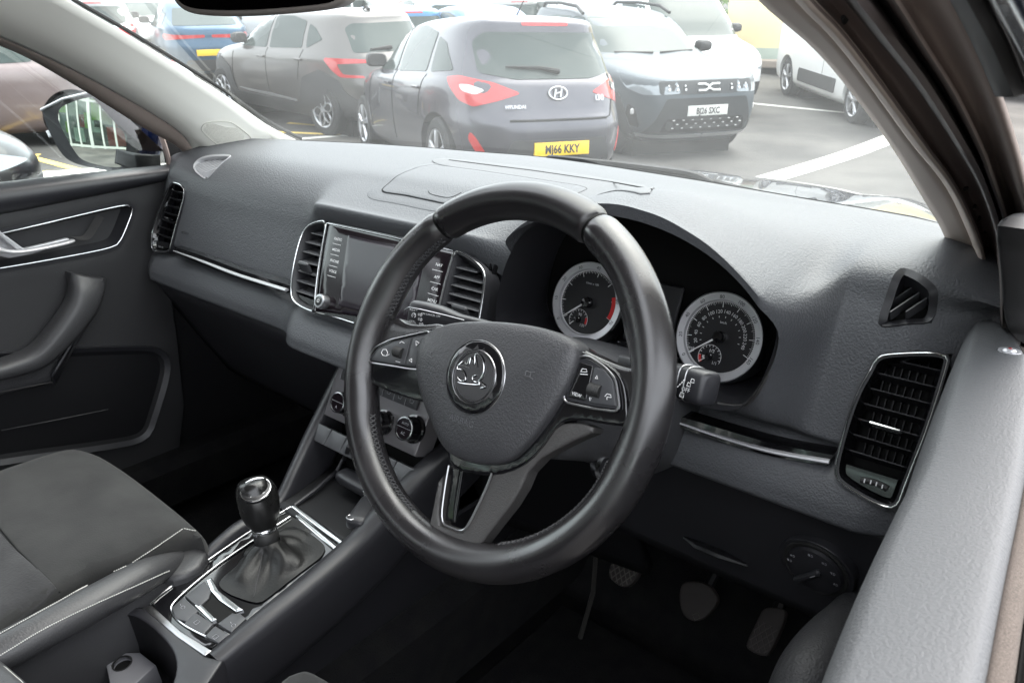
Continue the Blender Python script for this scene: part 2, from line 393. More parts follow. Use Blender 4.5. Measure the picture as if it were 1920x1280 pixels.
def dprof(x):
    c = cenw(x); s = sid(x); h = hoodw(x); h = h*h*(3-2*h); e = max(0, (abs(x)-.66)/.08)
    y0 = wy(x); mix = lambda a, b: a*(1-s)+b*s
    ye = .035*e
    r = [(y0+.03, .045), (y0, .098), (y0-.05, .104-.01*e), (y0-.5*(y0-.34), .106-.018*e), (.335, .1-.02*e)]
    r.append((.285, .088-.016*e))
    r.append((mix(.250, .272)*(1-c)+.222*c+ye, .060*(1-c)+.066*c))           # brow
    r.append((mix(.236, .262)*(1-c)+.206*c+ye, .034*(1-c)+.058*c))
    r.append((mix(.226, .252)*(1-c)+.222*c+ye, .0))
    r.append((mix(.206, .234)*(1-c)+.196*c+ye, -.06))
    r.append((mix(.203, .230)*(1-c)+.172*c+ye, -.076))
    r.append((mix(.214, .240)*(1-c)+.172*c+ye, -.082))
    r.append((mix(.212, .238)*(1-c)+.166*c+ye, -.094))
    r.append((mix(.197, .222)*(1-c)+.157*c+ye, -.098))
    r.append((mix(.183, .208)*(1-c)+.144*c+ye, -.110))
    r.append((mix(.172, .198)*(1-c)+.133*c+ye, -.135))
    r.append((mix(.185, .208)*(1-c)+.150*c+ye, -.151))
    r.append((.30+ye, -.162)); r.append((.42, -.165)); r.append((y0+.03, -.16))
    if h > 0:
        hz = hoodz(x)
        r[4] = (r[4][0], r[4][1]*(1-h)+(hz*.35+.075)*h)
        r[5] = (r[5][0]*(1-h)+.255*h, r[5][1]*(1-h)+(hz+.008)*h)
        r[6] = (r[6][0]*(1-h)+.175*h, r[6][1]*(1-h)+(hz+.004)*h)
        r[7] = (r[7][0]*(1-h)+.165*h, r[7][1]*(1-h)+(hz-.008)*h)
        r[8] = (r[8][0]*(1-h)+.195*h, r[8][1]); r[9] = (r[9][0]*(1-h)+.205*h, r[9][1])
    return r
def dash_rings():
    xs = np.unique(np.r_[np.linspace(-.74, .735, 170), np.linspace(.20, .61, 110)]); out = []
    for x in xs:
        P = dprof(x); Q = []
        for i in range(len(P)-1):       # smooth along the profile
            a, b, c, d = (A(*P[max(0, min(len(P)-1, i+k))]) for k in (-1, 0, 1, 2))
            for f in (0, .2, .4, .6, .8):
                Q.append(.5*((2*b)+(c-a)*f+(2*a-5*b+4*c-d)*f*f+(3*b-a-3*c+d)*f**3) if 1 < i < 17 else b+(c-b)*f)
        Q.append(A(*P[-1])); out.append([(x, q[0], q[1]) for q in Q])
    return out
rings = dash_rings()
# cutters
CP_ = Fr((0, .204, .038), (0, -.907, .422))            # centre screen plane
VP_ = Fr((.65, .247, .012), (0, -.942, .335))          # outer vent plane
cl_out = chaikin([(.214, -.048), (.212, -.015), (.226, .040), (.252, .084), (.290, .108), (.345, .124), (.40, .129), (.455, .122), (.505, .104), (.545, .076), (.566, .046), (.562, .005), (.548, -.040), (.530, -.060), (.46, -.064), (.35, -.060), (.235, -.058)], 2)
XZ = Fr((0, .30, 0), (0, -1, 0))
rv_px = [(1628, 700), (1640, 672), (1662, 662), (1782, 659), (1776, 690), (1742, 800), (1700, 905), (1682, 957), (1640, 945), (1578, 908), (1565, 890), (1568, 860), (1590, 780), (1612, 725)]
rv = VP_.pxs(rv_px)
VPm = Fr((-.65, .232, .022), (0, -.942, .335))
lv_px = [(321, 342), (335, 343), (347, 352), (346, 372), (338, 400), (328, 435), (322, 458), (318, 474), (295, 473), (286, 470), (284, 445), (292, 415), (306, 375)]
lv = VPm.pxs(lv_px)
cvr_px = [(853, 470), (866, 472), (890, 487), (908, 503), (912, 520), (910, 545), (903, 585), (898, 615), (875, 616), (822, 594), (828, 560), (838, 520)]
cvl_px = [(614, 414), (598, 414), (578, 422), (566, 440), (556, 475), (549, 510), (546, 545), (549, 563), (562, 574), (584, 584), (590, 584), (592, 560), (598, 505), (608, 450)]
cvr = CP_.pxs(cvr_px); cvl = CP_.pxs(cvl_px)
dmR = [(1694, 531), (1715, 540), (1752, 563), (1757, 575), (1747, 598), (1700, 602), (1652, 602), (1648, 595), (1665, 566), (1682, 538)]
dmL = [(363, 320), (378, 310), (405, 306), (438, 306), (440, 309), (410, 324), (388, 334), (378, 331)]
DF = Fr((.64, .28, .06), (.0, -.55, .83)); dr = DF.pxs(dmR)
DG = Fr((-.62, .27, .066), (.0, -.35, .94)); dl = DG.pxs(dmL)
body = MB().loft(rings, closed=True, caps=True)
dob = body.build('dash_pad', M['pad'], None, angle=50)
def cutter(fr, poly, h0, h1):
    c = MB(); q = np.array([p[:2] for p in poly])
    if area2(q) < 0: q = q[::-1]
    return c.prism(fr, q, h0, h1).build('cut', M['dark'], None, smooth=False)
def boolean(o, cutters):
    for c in cutters:
        md = o.modifiers.new('b', 'BOOLEAN'); md.operation = 'DIFFERENCE'; md.object = c; md.solver = 'EXACT'
    dg = bpy.context.evaluated_depsgraph_get(); me = bpy.data.meshes.new_from_object(o.evaluated_get(dg))
    o.modifiers.clear(); o.data = me
    for c in cutters: bpy.data.objects.remove(c)
    me.polygons.foreach_set('use_smooth', [True]*len(me.polygons)); me.set_sharp_from_angle(angle=rad(50))
cuts = [cutter(XZ, [(p[0], p[1]) for p in cl_out], -.02, .30)]
cuts += [cutter(VP_, offset(rv, -.001), -.05, .08), cutter(VPm, offset(lv, -.001), -.05, .08)]
cuts += [cutter(CP_, offset(cvr, -.001), -.06, .05), cutter(CP_, offset(cvl, -.001), -.06, .05)]
cuts += [cutter(DF, dr, -.02, .05), cutter(DG, dl, -.02, .05)]
dash_bvh = None
def bvh(o):
    me = o.data; me.calc_loop_triangles(); return BVHTree.FromPolygons([tuple(v.co) for v in me.vertices], [tuple(t.vertices) for t in me.loop_triangles])
dash_bvh = bvh(dob)
boolean(dob, cuts); kid(dob, dash)
def cast(x, y, tree=None):
    h = (tree or dash_bvh).ray_cast(Vector(C), Vector(unit(ray(x, y))))
    return (np.array(h[0]), np.array(h[1])) if h[0] is not None else (None, None)
def on_surface(tree, px_list, h=.001):
    out = []
    for x, y in px_list:
        p, n = cast(x, y, tree)
        if p is not None: out.append(p+n*(h if n@(C-p) > 0 else -h))
    return out
def surf_map(fr, tree, depth=.3):
    """carry a point of a flat frame along the frame's normal onto a surface"""
    def f(u, v, z):
        o = fr.p(u, v, depth/2); h = tree.ray_cast(Vector(o), Vector(-fr.N), depth)
        p = np.array(h[0]) if h[0] is not None else fr.p(u, v, 0)
        return p+fr.N*z
    return f

# ---- top panel, defrost strip and storage lid on the dash top
TP = Fr((0, .38, .1), (0, 0, 1), up=(0, 1, 0)); tm = surf_map(TP, dash_bvh)
def toppx(L): return [tuple(cast(x, y)[0][:2]-TP.O[:2]) for x, y in L]
strip = toppx([(808, 301), (835, 297), (1000, 315), (1150, 338), (1230, 352), (1228, 364), (1190, 366), (1000, 339), (830, 312), (815, 307)])
d1 = MB().slab(TP, chaikin(strip, 1), .004, h=.0016, er=.001, res=.012, maps=tm).build('defrost_panel', M['padlow'], dash)
MB().tube([tm(*p, .0016) for p in toppx([(842, 302), (1000, 322), (1150, 344), (1222, 358)])], .0008, n=6).build('defrost_slot', M['black'], d1)
fr2 = toppx([(690, 362), (800, 290), (1100, 345), (1105, 352), (1040, 398), (880, 410)])
lid = toppx([(716, 358), (722, 352), (790, 314), (815, 311), (900, 322), (1000, 337), (1085, 350), (1102, 356), (1050, 384), (1010, 392), (900, 386), (835, 383), (760, 367), (722, 362)])
MB().slab(TP, chaikin(offset(lid, .022), 2), .004, h=.0007, er=.0007, res=.014, maps=tm).build('lid_surround', M['pad'], dash)
l1 = MB().slab(TP, rounded(lid, .008), .005, h=.0020, er=.001, res=.012, maps=tm).build('storage_lid', M['pad'], dash)
MB().tube([tm(*p, .0012) for p in resample(rounded(offset(lid, .001), .008), 150, True)], .0007, closed=True, n=5).build('lid_gap', M['black'], l1)
MB().tube([tm(*p, .0021) for p in chaikin(toppx([(803, 361), (806, 367), (836, 374), (850, 372), (865, 364)]), 2, False)], .0006, n=5).build('lid_latch', M['black'], l1)

# ---- glossy trim strips with a bright edge
def strip_part(name, pa, pb, ya, yb, parent):
    a = [at(x, y, 'y', q) for (x, y), q in zip(pa, ya)]; b = [at(x, y, 'y', q) for (x, y), q in zip(pb, yb)]
    mid = [(p+q)/2 for p, q in zip(a, b)]; hh = [np.linalg.norm(p-q)/2 for p, q in zip(a, b)]
    n = len(a); mb = MB(); R = []
    for p, q in zip(spline(a, 24), spline(b, 24)): R.append([p+A(0, .02, 0), p, q+A(0, -.004, 0), q+A(0, .02, -.004)])
    o = mb.loft(R, caps=True).build(name, M['gloss'], parent, angle=20)
    ed = [p*.45+q*.55+A(0, -.0042, 0) for p, q in zip(spline(a, 24), spline(b, 24))]
    MB().tube(ed, [.0008+.0030*math.sin(min(1, (i+1)/20)*math.pi*.5) for i in range(24)], n=8, flat=.6).build('bright_edge', M['silver'], o)
strip_part('trim_strip', [(328, 463), (380, 480), (450, 506), (545, 536)], [(330, 474), (380, 494), (450, 521), (540, 548)], [.190, .189, .186, .17], [.190, .189, .186, .17], dash)
strip_part('trim_strip', [(1262, 776), (1350, 803), (1450, 831), (1562, 853)], [(1262, 792), (1350, 824), (1450, 852), (1555, 869)], [.20, .21, .215, .22], [.20, .21, .215, .22], dash)

# ---- vents
def vent(parent, name, fr, outl, blades, tabpos, bl_w, frame_m, pitch=.0, closed_h=.0015, wall=.010, deep=.034, bladeang=25, tabm=None, u0=0, u1=1, botk=.86, skew=0):
    o = resample(chaikin(outl, 2), 72, True)
    if area2(o) < 0: o = o[::-1]
    inn = offset(o, -.007); bk = offset(o, -.009)
    mb = MB().ring(fr, offset(o, .001), offset(o, -.0035), -.01, closed_h, .001)
    fo = mb.build(name, M['smooth'], parent)
    MB().tube([fr.p(*p, closed_h) for p in offset(o, -.0008)], .0010, closed=True, n=8).build('chrome_rim', M['chrome'], fo)
    MB().ring(fr, offset(o, -.0034), bk, -deep, .0008, -.009).build('inner_wall', M['gloss'] if frame_m else M['smooth'], fo)
    MB().prism(fr, bk, -deep-.002, -deep).build('duct', M['black'], fo, smooth=False)
    lo, hi = o[:, 1].min(), o[:, 1].max(); H = hi-lo; v0 = lo+H*(1-botk)
    allb = MB(); ctr = o.mean(0)
    def span(v):
        xs = []
        for i in range(len(inn)):
            a, b = inn[i-1], inn[i]
            if (a[1]-v)*(b[1]-v) < 0: xs.append(a[0]+(b[0]-a[0])*(v-a[1])/(b[1]-a[1]))
        return (min(xs), max(xs)) if len(xs) > 1 else None
    for k in range(blades):
        v = v0+(hi-.010-v0)*(k+.5)/blades; s = span(v)
        if not s: continue
        a, b = s; ang = rad(bladeang)
        ax = np.stack([fr.U, fr.V*math.cos(ang)+fr.N*math.sin(ang)*-1, np.cross(fr.U, fr.V*math.cos(ang)-fr.N*math.sin(ang))])
        ax2 = np.stack([fr.U, fr.N*math.cos(ang)+fr.V*math.sin(ang), fr.V*math.cos(ang)-fr.N*math.sin(ang)])
        allb.box(fr.p((a+b)/2, v, -.014), (b-a+.001, bl_w, .0016), ax2, bev=.0006)
    allb.build('slats', M['smooth'] if frame_m else M['padlow'], fo)
    vn = MB()
    for q in np.linspace(.18, .82, 6):
        s = span((lo+hi)/2)
        vn.box(fr.p(s[0]+(s[1]-s[0])*q, (v0+hi)/2, -.027), (.0012, .008, (hi-v0)*.9), np.stack([fr.U, fr.N, fr.V]))
    vn.build('vanes', M['dark'], fo)
    q = [p for p in bk if p[1] < v0+.004]
    if len(q) > 3:
        lowp = [p for p in offset(o, -.0085) if p[1] <= v0]
        if len(lowp) > 2: MB().prism(fr, np.array(lowp), -.02, -.0045).build('thumbwheel_plate', M['gloss'], fo, smooth=False)
    return fo, v0, lo, hi, span
V1, v0, lo, hi, sp = vent(dash, 'driver_vent', VP_, rv, 7, None, .016, True, bladeang=22, botk=.80)
a, b = sp(lo+(hi-lo)*.50)
MB().box(VP_.p((a+b)/2+.001, lo+(hi-lo)*.47, -.004), ((b-a)*.52, .016, .0035), np.stack([VP_.U, VP_.N, VP_.V]), bev=.0014).build('vent_tab', M['gloss'], V1)
MB().tube([VP_.p((a+b)/2+s_*(b-a)*.25, lo+(hi-lo)*.485, .0045) for s_ in (-1, -.5, 0, .5, 1)], .0013, n=6).build('tab_edge', M['chrome'], V1)
tw = MB(); wc = VP_.px(1638, 905)
tw.tube([VP_.p(wc[0]+k*.004, wc[1]-.0004*k*k*.5, -.003) for k in (-3, -2, -1, 0, 1, 2, 3)], .003, n=10)
tw.build('thumbwheel', M['rubber'], V1)
tk = MB()
for k in (-1.6, -.5, .5, 1.6): tk.box(VP_.p(wc[0]+k*.005, wc[1]-.0003*k*k, .0004), (.0011, .004, .0006), np.stack([VP_.U, VP_.V, VP_.N]))
tk.build('wheel_marks', M['white'], V1)
V2, v0, lo, hi, sp = vent(dash, 'passenger_vent', VPm, lv, 7, None, .018, True, bladeang=15, botk=.82)
a, b = sp((lo+hi)/2)
MB().box(VPm.p((a+b)/2+.004, (lo+hi)/2, .0), (.012, .014, .004), np.stack([VPm.U, VPm.N, VPm.V]), bev=.0015).build('vent_tab', M['chrome'], V2)
V3, v0, lo, hi, sp = vent(dash, 'centre_vent', CP_, cvl, 7, None, .024, False, bladeang=-26, botk=.86)
t = CP_.px(570, 500, .004)
MB().box(CP_.p(t[0], t[1], .002), (.023, .018, .006), np.stack([CP_.U, unit(CP_.N*.7+CP_.V*.7), np.cross(CP_.U, unit(CP_.N*.7+CP_.V*.7))]), bev=.002).build('vent_tab', M['button'], V3)
V4, v0, lo, hi, sp = vent(dash, 'centre_vent', CP_, cvr, 6, None, .024, False, bladeang=-26, botk=.88)
t = CP_.px(862, 583, .004)
MB().box(CP_.p(t[0], t[1], .002), (.026, .018, .006), np.stack([CP_.U, unit(CP_.N*.7+CP_.V*.7), np.cross(CP_.U, unit(CP_.N*.7+CP_.V*.7))]), bev=.002).build('vent_tab', M['button'], V4)
# demister grilles
for fr, pl, nm in ((DF, dr, 'demister_grille'), (DG, dl, 'demister_grille')):
    o = resample(chaikin(pl, 2), 48, True)
    if area2(o) < 0: o = o[::-1]
    mp = surf_map(fr, dash_bvh, .2)
    oo = offset(o, .0012); ii = offset(o, -.006 if fr is DF else -.003)
    hs = [float((mp(*p, 0)-fr.O)@fr.N) for p in oo]; n = len(oo)
    V = [fr.p(*p, h_-.006) for p, h_ in zip(oo, hs)]+[fr.p(*p, h_+.0018) for p, h_ in zip(oo, hs)]+[fr.p(*p, h_+.0002) for p, h_ in zip(ii, hs)]+[fr.p(*p, h_-.016) for p, h_ in zip(ii, hs)]
    fo = MB().add(V, [(k*n+i, k*n+(i+1) % n, (k+1)*n+(i+1) % n, (k+1)*n+i) for k in range(3) for i in range(n)]).build(nm, M['smooth'] if fr is DF else M['silver'], dash, angle=25)
    hm = float(np.mean(hs))
    MB().prism(fr, oo, hm-.024, hm-.018).build('duct', M['black'], fo, smooth=False)
    sl_ = MB(); lo_, hi_ = ii.min(0), ii.max(0); step = .0105 if fr is DF else .010
    for k in np.arange(lo_[0]-.06, hi_[0]+.06, step):
        dx = .55 if fr is DF else .5
        P_ = [(k+dx*(v-lo_[1]), v) for v in np.linspace(lo_[1], hi_[1], 30)]
        P_ = [p for p, g in zip(P_, inpoly(P_, ii)) if g]
        if len(P_) > 2:
            a, b = fr.p(*P_[0], hm-.006), fr.p(*P_[-1], hm-.006); d = unit(b-a)
            sl_.box((a+b)/2, (np.linalg.norm(b-a)+.003,   .0012 if fr is DF else .0022, .012), np.stack([d, np.cross(fr.N, d), fr.N]))
    sl_.build('slats', M['silver'] if fr is DG else M['button'], fo)

# ---- touchscreen module
sc_px = [(614, 416), (640, 421), (760, 446), (852, 469), (838, 520), (822, 594), (800, 640), (700, 616), (592, 585), (596, 530), (603, 480), (609, 445)]
scp = CP_.pxs(sc_px); sf = MB().prism(CP_, offset(resample(scp, 60, True), .0), -.022, -.001).build('screen_bezel', M['gloss'], dash, smooth=False)
tl, tr_, br_, bl_ = CP_.px(624, 424), CP_.px(847, 476), CP_.px(815, 612), CP_.px(594, 583)
MB().slab(CP_, [tl, tr_, br_, bl_], .004, h=.0014, er=.0006).build('screen_glass', M['screen'], sf)
ed = MB(); 
ed.tube([CP_.p(*CP_.px(614, 420), .0012), CP_.p(*CP_.px(606, 462), .0012), CP_.p(*CP_.px(598, 520), .0012), CP_.p(*CP_.px(592, 583), .0012)], .0012, n=6)
ed.tube([CP_.p(*CP_.px(614, 419), .0012), CP_.p(*CP_.px(730, 444), .0012), CP_.p(*CP_.px(850, 471), .0012)], .0009, n=6)
ed.tube([CP_.p(*CP_.px(594, 586), .0012), CP_.p(*CP_.px(640, 598), .0012), CP_.p(*CP_.px(665, 606), .0012)], .0009, n=6)
ed.tube([CP_.p(*CP_.px(853, 472), .0015), CP_.p(*CP_.px(836, 530), .0015), CP_.p(*CP_.px(821, 592), .0015)], .0017, n=6)
ed.build('screen_chrome_edge', M['chrome'], sf)
MB().slab(CP_, rounded([CP_.px(654, 441), CP_.px(800, 474), CP_.px(772, 606), CP_.px(636, 572)], .002), .0004, h=.0016, er=.0001).build('display_area', mat('sleeping_display', (.022, .018, .023), .12, spec=.35), sf)
tx = MB()
rU = math.atan2(*(np.array(CP_.px(847, 476))-np.array(CP_.px(624, 424)))[::-1])*0
for s_, x, y in (('RADIO', 636, 449), ('MEDIA', 632, 469), ('PHONE', 629, 490), ('VOICE', 626, 509), ('NAV', 825, 497), ('APP', 821, 520), ('CAR', 817, 542), ('MENU', 812, 564)):
    q = CP_.px(x, y); tx = MB(); tx.text(s_, CP_, q[0], q[1], .0042, h=.0019, off=.01)
    tx.box(CP_.p(q[0], q[1]-.0078, .0019), (.019, .0006, .0002), np.stack([CP_.U, CP_.V, CP_.N])); tx.build('key_label', M['white'], sf)
kc = CP_.px(611, 567); kf = CP_.moved(0); kr = MB()
def disc(fr, c, r, h0, h1, n=40, mi=0, mb=None, er=0): return (mb or MB()).prism(fr, [(c[0]+r*math.cos(a), c[1]+r*math.sin(a)) for a in np.arange(n)*2*math.pi/n], h0, h1, mi)
def lathe(mb, fr, c, prof, n=40, mi=0, caps=True):
    R = [[fr.p(c[0]+r*math.cos(a), c[1]+r*math.sin(a), h) for a in np.arange(n)*2*math.pi/n] for r, h in prof]
    return mb.loft(R, caps=caps, mi=mi)
ko = lathe(MB(), CP_, kc, [(.0105, 0), (.0105, .012), (.0098, .0135), (.0070, .0137)]).build('volume_knob', M['satin'], sf)
lathe(MB(), CP_, kc, [(.0072, .0130), (.0070, .0142), (.003, .0144)]).build('knob_cap', M['gloss'], ko)
MB().ring(CP_, [(kc[0]+.0025*math.cos(a), kc[1]+.0025*math.sin(a)) for a in np.arange(20)*math.pi/10], [(kc[0]+.0018*math.cos(a), kc[1]+.0018*math.sin(a)) for a in np.arange(20)*math.pi/10], .0143, .0147).build('power_mark', M['white'], ko)
# embossed airbag mark on the passenger side, small print under the passenger vent
P_, n_ = cast(347, 436); ef = Fr(P_, n_ if n_@(C-P_) > 0 else -n_)
MB().text('AIRBAG', ef, 0, 0, .0055, h=.0004, depth=.02).build('airbag_mark', M['padlow'], dash)
q = VPm.px(303, 463); MB().text('PASS AIR', VPm, q[0], q[1], .0035, h=.0015).build('vent_print', M['grey'], V2)

# ---- instrument cluster
KF = Fr((.39, .262, -.010), (0, -.94, .342))
clb = MB(); lin = [(p[0], p[1]) for p in offset(resample(cl_out, 90, True), -.0008)]
# liner of the recess, tapering towards the dials
def liner(k, y): c_ = A(.39, .02); return [(c_[0]+(p[0]-c_[0])*k, y, c_[1]+(p[1]-c_[1])*k) for p in lin]
clb.loft([liner(1.0, .19), liner(.985, .215), liner(.97, .25), liner(.96, .285)])
cluster = clb.build('instrument_cluster', M['smooth'], dash)
MB().prism(Fr((0, .289, 0), (0, -1, 0)), [(p[0], p[2]) for p in liner(.97, .3)], -.004, 0).build('cluster_backing', M['black'], cluster, smooth=False)
# grey surround frame along the right of the opening
rimp = [A(p[0], 0, p[1]) for p in lin]
def face_y(x, z):
    h = dash_bvh.ray_cast(Vector((x, -.2, z)), Vector((0, 1, 0)), .7); return h[0][1] if h[0] is not None else .2
fl = [A(p[0], face_y(p[0]+.004*(1 if p[0] > .39 else -1), p[2])-.0005, p[2]) for p in rimp]
sel = [p for p in fl if p[2] < .035]
iR = sorted([p for p in sel if p[0] > .5], key=lambda p: -p[2]); iL = sorted([p for p in sel if p[0] < .26], key=lambda p: -p[2])
ax_ = []
for L in (iR, iL):
    MB().tube(spline(L, 30), .0022, n=8).build('cluster_edge', M['spoke'], cluster)
START = math.degrees(math.atan2(*(A(*KF.px(1285, 662))-A(*KF.px(1357, 626)))[::-1])) % 360
def dial(c, R, name, start=214, sweep=248):
    f = Fr(KF.p(*c), KF.N); o = lathe(MB(), f, (0, 0), [(R+.002, -.02), (R+.002, .004), (R, .006), (R-.0075, .0045), (R-.0085, .0)], n=72, caps=False).build(name, M['silver'], cluster)
    lathe(MB(), f, (0, 0), [(R-.008, -.003), (R-.008, -.0005), (.0005, -.0005)], n=64).build('dial_face', M['dial'], o)
    lathe(MB(), f, (0, 0), [(R-.0082, .0002), (R-.0088, .0012), (R-.0094, .0002)], n=72, caps=False).build('dial_scale_ring', M['white'], o)
    lathe(MB(), f, (0, 0), [(R+.0032, -.02), (R+.0032, .0035), (R+.0012, .0068)], n=72, caps=False).build('dial_chrome', M['chrome'], o)
    return f, o
cL = KF.px(1103, 567); cR = KF.px(1350, 632); RD = .0485
def ticks(mb, f, r0, r1, a, w, h=.0006, c=(0, 0)):
    d = A(math.cos(a), math.sin(a)); m_ = (r0+r1)/2; ax = np.stack([f.U*d[0]+f.V*d[1], -f.U*d[1]+f.V*d[0], f.N])
    mb.box(f.p(c[0]+d[0]*m_, c[1]+d[1]*m_, h), (r1-r0, w, .0003), ax)
def arcband(mb, f, r0, r1, a0, a1, h, n=16, c=(0, 0)):
    T = np.linspace(a0, a1, n)
    o = [(c[0]+r1*math.cos(t), c[1]+r1*math.sin(t)) for t in T]+[(c[0]+r0*math.cos(t), c[1]+r0*math.sin(t)) for t in T[::-1]]
    mb.prism(f, o, h-.0003, h)
def needle(f, o, c, L, a, w, hub):
    d = A(math.cos(a), math.sin(a)); e = A(-d[1], d[0]); q = lambda s, t: tuple(A(*c)+d*s+e*t)
    MB().prism(f, [q(-.004, -w), q(L*.98, -w*.35), q(L, 0), q(L*.98, w*.35), q(-.004, w)], .0045, .0058).build('needle', M['white'], o, smooth=False)
    lathe(MB(), f, c, [(hub, .0), (hub, .006), (hub*.8, .0075), (.0003, .0078)], n=32).build('needle_hub', M['gloss'], o)
fL, oL = dial(cL, RD, 'rev_counter'); fR, oR = dial(cR, RD, 'speedometer')
for f, o, kind in ((fL, oL, 0), (fR, oR, 1)):
    w1, w2 = MB(), MB(); ri = RD-.0095
    if kind == 0:
        for k in range(0, 71):
            a = rad(START-3.45*k)
            if k > 50 and k % 10: continue
            ticks(w1, f, ri-(.0062 if k % 10 == 0 else .0030 if k % 2 == 0 else .002), ri, a, .00075 if k % 10 == 0 else .0004)
        for k in range(0, 8):
            a = rad(START-34.5*k); r = RD-.0043
            MB().text(str(k*10) if k else '0', f, r*math.cos(a), r*math.sin(a), .0042, rot=a-math.pi/2, h=.0057).build('numeral', M['dark'], o)
        w1.text('1/min x 100', f, .0, .0235, .0028, h=.0006)
        rb = MB(); arcband(rb, f, ri-.0055, ri-.0004, rad(START-34.5*5.75), rad(START-34.5*7), .0008); rb.build('red_zone', M['red'], o)
        sc_, lab, rz = (-.008, -.0235), ('50', '90', '130'), (.85, 1.02)
    else:
        for k in range(0, 81):
            a = rad(START-3.02*k); ticks(w1, f, ri-(.0062 if k % 10 == 0 else .0034 if k % 5 == 0 else .002), ri, a, .00075 if k % 10 == 0 else .0004)
        for k in range(0, 9):
            a = rad(START-30.2*k); r = RD-.0043
            MB().text(str(k*20), f, r*math.cos(a), r*math.sin(a), .0042, rot=a-math.pi/2, h=.0057).build('numeral', M['dark'], o)
        for k in range(1, 13):
            a = rad(START-18.8*k); r = ri-.0105
            w1.text(str(k*20), f, r*math.cos(a), r*math.sin(a), .0040, rot=a-math.pi/2 if k < 13 else 0, h=.0006)
            ticks(w1, f, ri-.0175, ri-.0155, a, .0006)
        w1.text('mph', f, -.029, -.0185, .0034, h=.0006); w1.text('km/h', f, 0, .0165, .0028, h=.0006)
        sc_, lab, rz = (-.006, -.0235), ('', '1/2', '1/1'), (-.02, .16)
    for k in range(0, 13):
        a = rad(START-3-19*k); ticks(w1, f, .0108, .0132, a, .0004 if k % 3 else .0007, c=sc_)
    arc = [f.p(sc_[0]+.0133*math.cos(t), sc_[1]+.0133*math.sin(t), .0007) for t in np.linspace(rad(START), rad(-24), 30)]
    w1.tube(arc, .00028, n=4)
    w1.text(lab[1], f, sc_[0]+.001, sc_[1]+.0070, .0038, h=.0007); w1.text(lab[2], f, sc_[0]+.0070, sc_[1]-.0055, .0036, h=.0007)
    rb = MB(); arcband(rb, f, .0100, .0128, rad(START-3-228*rz[0]), rad(START-3-228*rz[1]), .0009, 6, sc_); rb.build('gauge_red_mark', M['red'], o)
    if kind:
        w1.box(f.p(sc_[0]-.0072, sc_[1]-.0015, .0007), (.0024, .0034, .0003), np.stack([f.U, f.V, f.N])); w1.tube([f.p(sc_[0]-.0056, sc_[1]-.003, .0007), f.p(sc_[0]-.0049, sc_[1]-.0025, .0007), f.p(sc_[0]-.0049, sc_[1]+.0005, .0007)], .00025, n=4)
    w1.build('dial_markings', M['white'], o)
    needle(f, o, (0, 0), .0385, rad(START), .0011, .0068); needle(f, o, sc_, .0112, rad(START), .0006, .0036)
# display between the dials, lower text bar
dp = MB(); md = (A(*cL)+A(*cR))/2
dp.box(KF.p(md[0], md[1]+.006, -.004), (.062, .075, .006), np.stack([KF.U, KF.V, KF.N]), bev=.002)
dpo = dp.build('trip_display', M['dial'], cluster)
MB().box(KF.p(md[0], md[1]-.040, -.001), (.07, .010, .004), np.stack([KF.U, KF.V, KF.N]), bev=.001).build('trip_bar', M['gloss'], dpo)
q = KF.px(1153, 675, .002); MB().text('0.0 / SET', KF, q[0], q[1], .0048, h=.0022).build('trip_text', M['white'], dpo)

# ================================================================== lower dash, knee panel, light switch
YP = Fr((.5, .262, -.22), (0, -.86, -.51))
def quadsheet(P4, th, name, m, parent, n=10, bulge=0):
    a, b, c, d = [A(*p) for p in P4]; R = []
    nn = unit(np.cross(b-a, d-a))
    for i in np.linspace(0, 1, n):
        R.append([(a*(1-i)+d*i)*(1-j)+(b*(1-i)+c*i)*j+nn*bulge*math.sin(math.pi*i)*math.sin(math.pi*j) for j in np.linspace(0, 1, n)])
    o = MB().loft(R, closed=False).build(name, m, parent)
    s_ = o.modifiers.new('t', 'SOLIDIFY'); s_.thickness = th; return o
LP_ = Fr((.55, .25, -.225), (0, -.93, .37))
quadsheet([(.36, .228, -.140), (.73, .235, -.140), (.73, .275, -.30), (.36, .275, -.30)], .02, 'knee_panel', M['smooth'], dash, bulge=-.006)
quadsheet([(.36, .272, -.290), (.73, .272, -.290), (.73, .50, -.34), (.36, .50, -.34)], .01, 'knee_panel_underside', M['dark'], dash)
quadsheet([(.10, .20, -.15), (.37, .21, -.15), (.37, .36, -.42), (.10, .32, -.42)], .02, 'lower_cover', M['dark'], dash)
quadsheet([(-.74, .22, -.155), (-.10, .205, -.155), (-.10, .34, -.40), (-.74, .36, -.40)], .02, 'glovebox', M['smooth'], dash, bulge=-.012)
# small grey details under the wheel
MB().tube([at(1284, 1006, 'y', .240), at(1310, 1022, 'y', .232), at(1350, 1038, 'y', .232), at(1402, 1058, 'y', .240)], [.003, .008, .009, .004], n=8, flat=.5).build('release_handle', M['dark'], dash)
SWF = Fr(at(1530, 1064, 'y', .222), (-.06, -.95, -.27)); pw = SWF.px(1530, 1062); so_, si_ = [(.036*math.cos(t), .036*math.sin(t)*.92) for t in np.arange(48)*math.pi/24], None
kn = MB().slab(SWF, offset(so_, .004), .012, h=.001, er=.001).build('light_switch', M['smooth'], dash)
lathe(MB(), SWF, (0, 0), [(.0350, .0), (.0350, .0022), (.0335, .003), (.0300, .0022)], n=48, caps=False).build('switch_ring', M['rubber'], kn)
lathe(MB(), SWF, (0, 0), [(.0300, .0), (.0285, .006), (.020, .0085), (.0004, .009)], n=48).build('switch_knob', M['smooth'], kn)
a_ = rad(228); d_ = A(math.cos(a_), math.sin(a_))
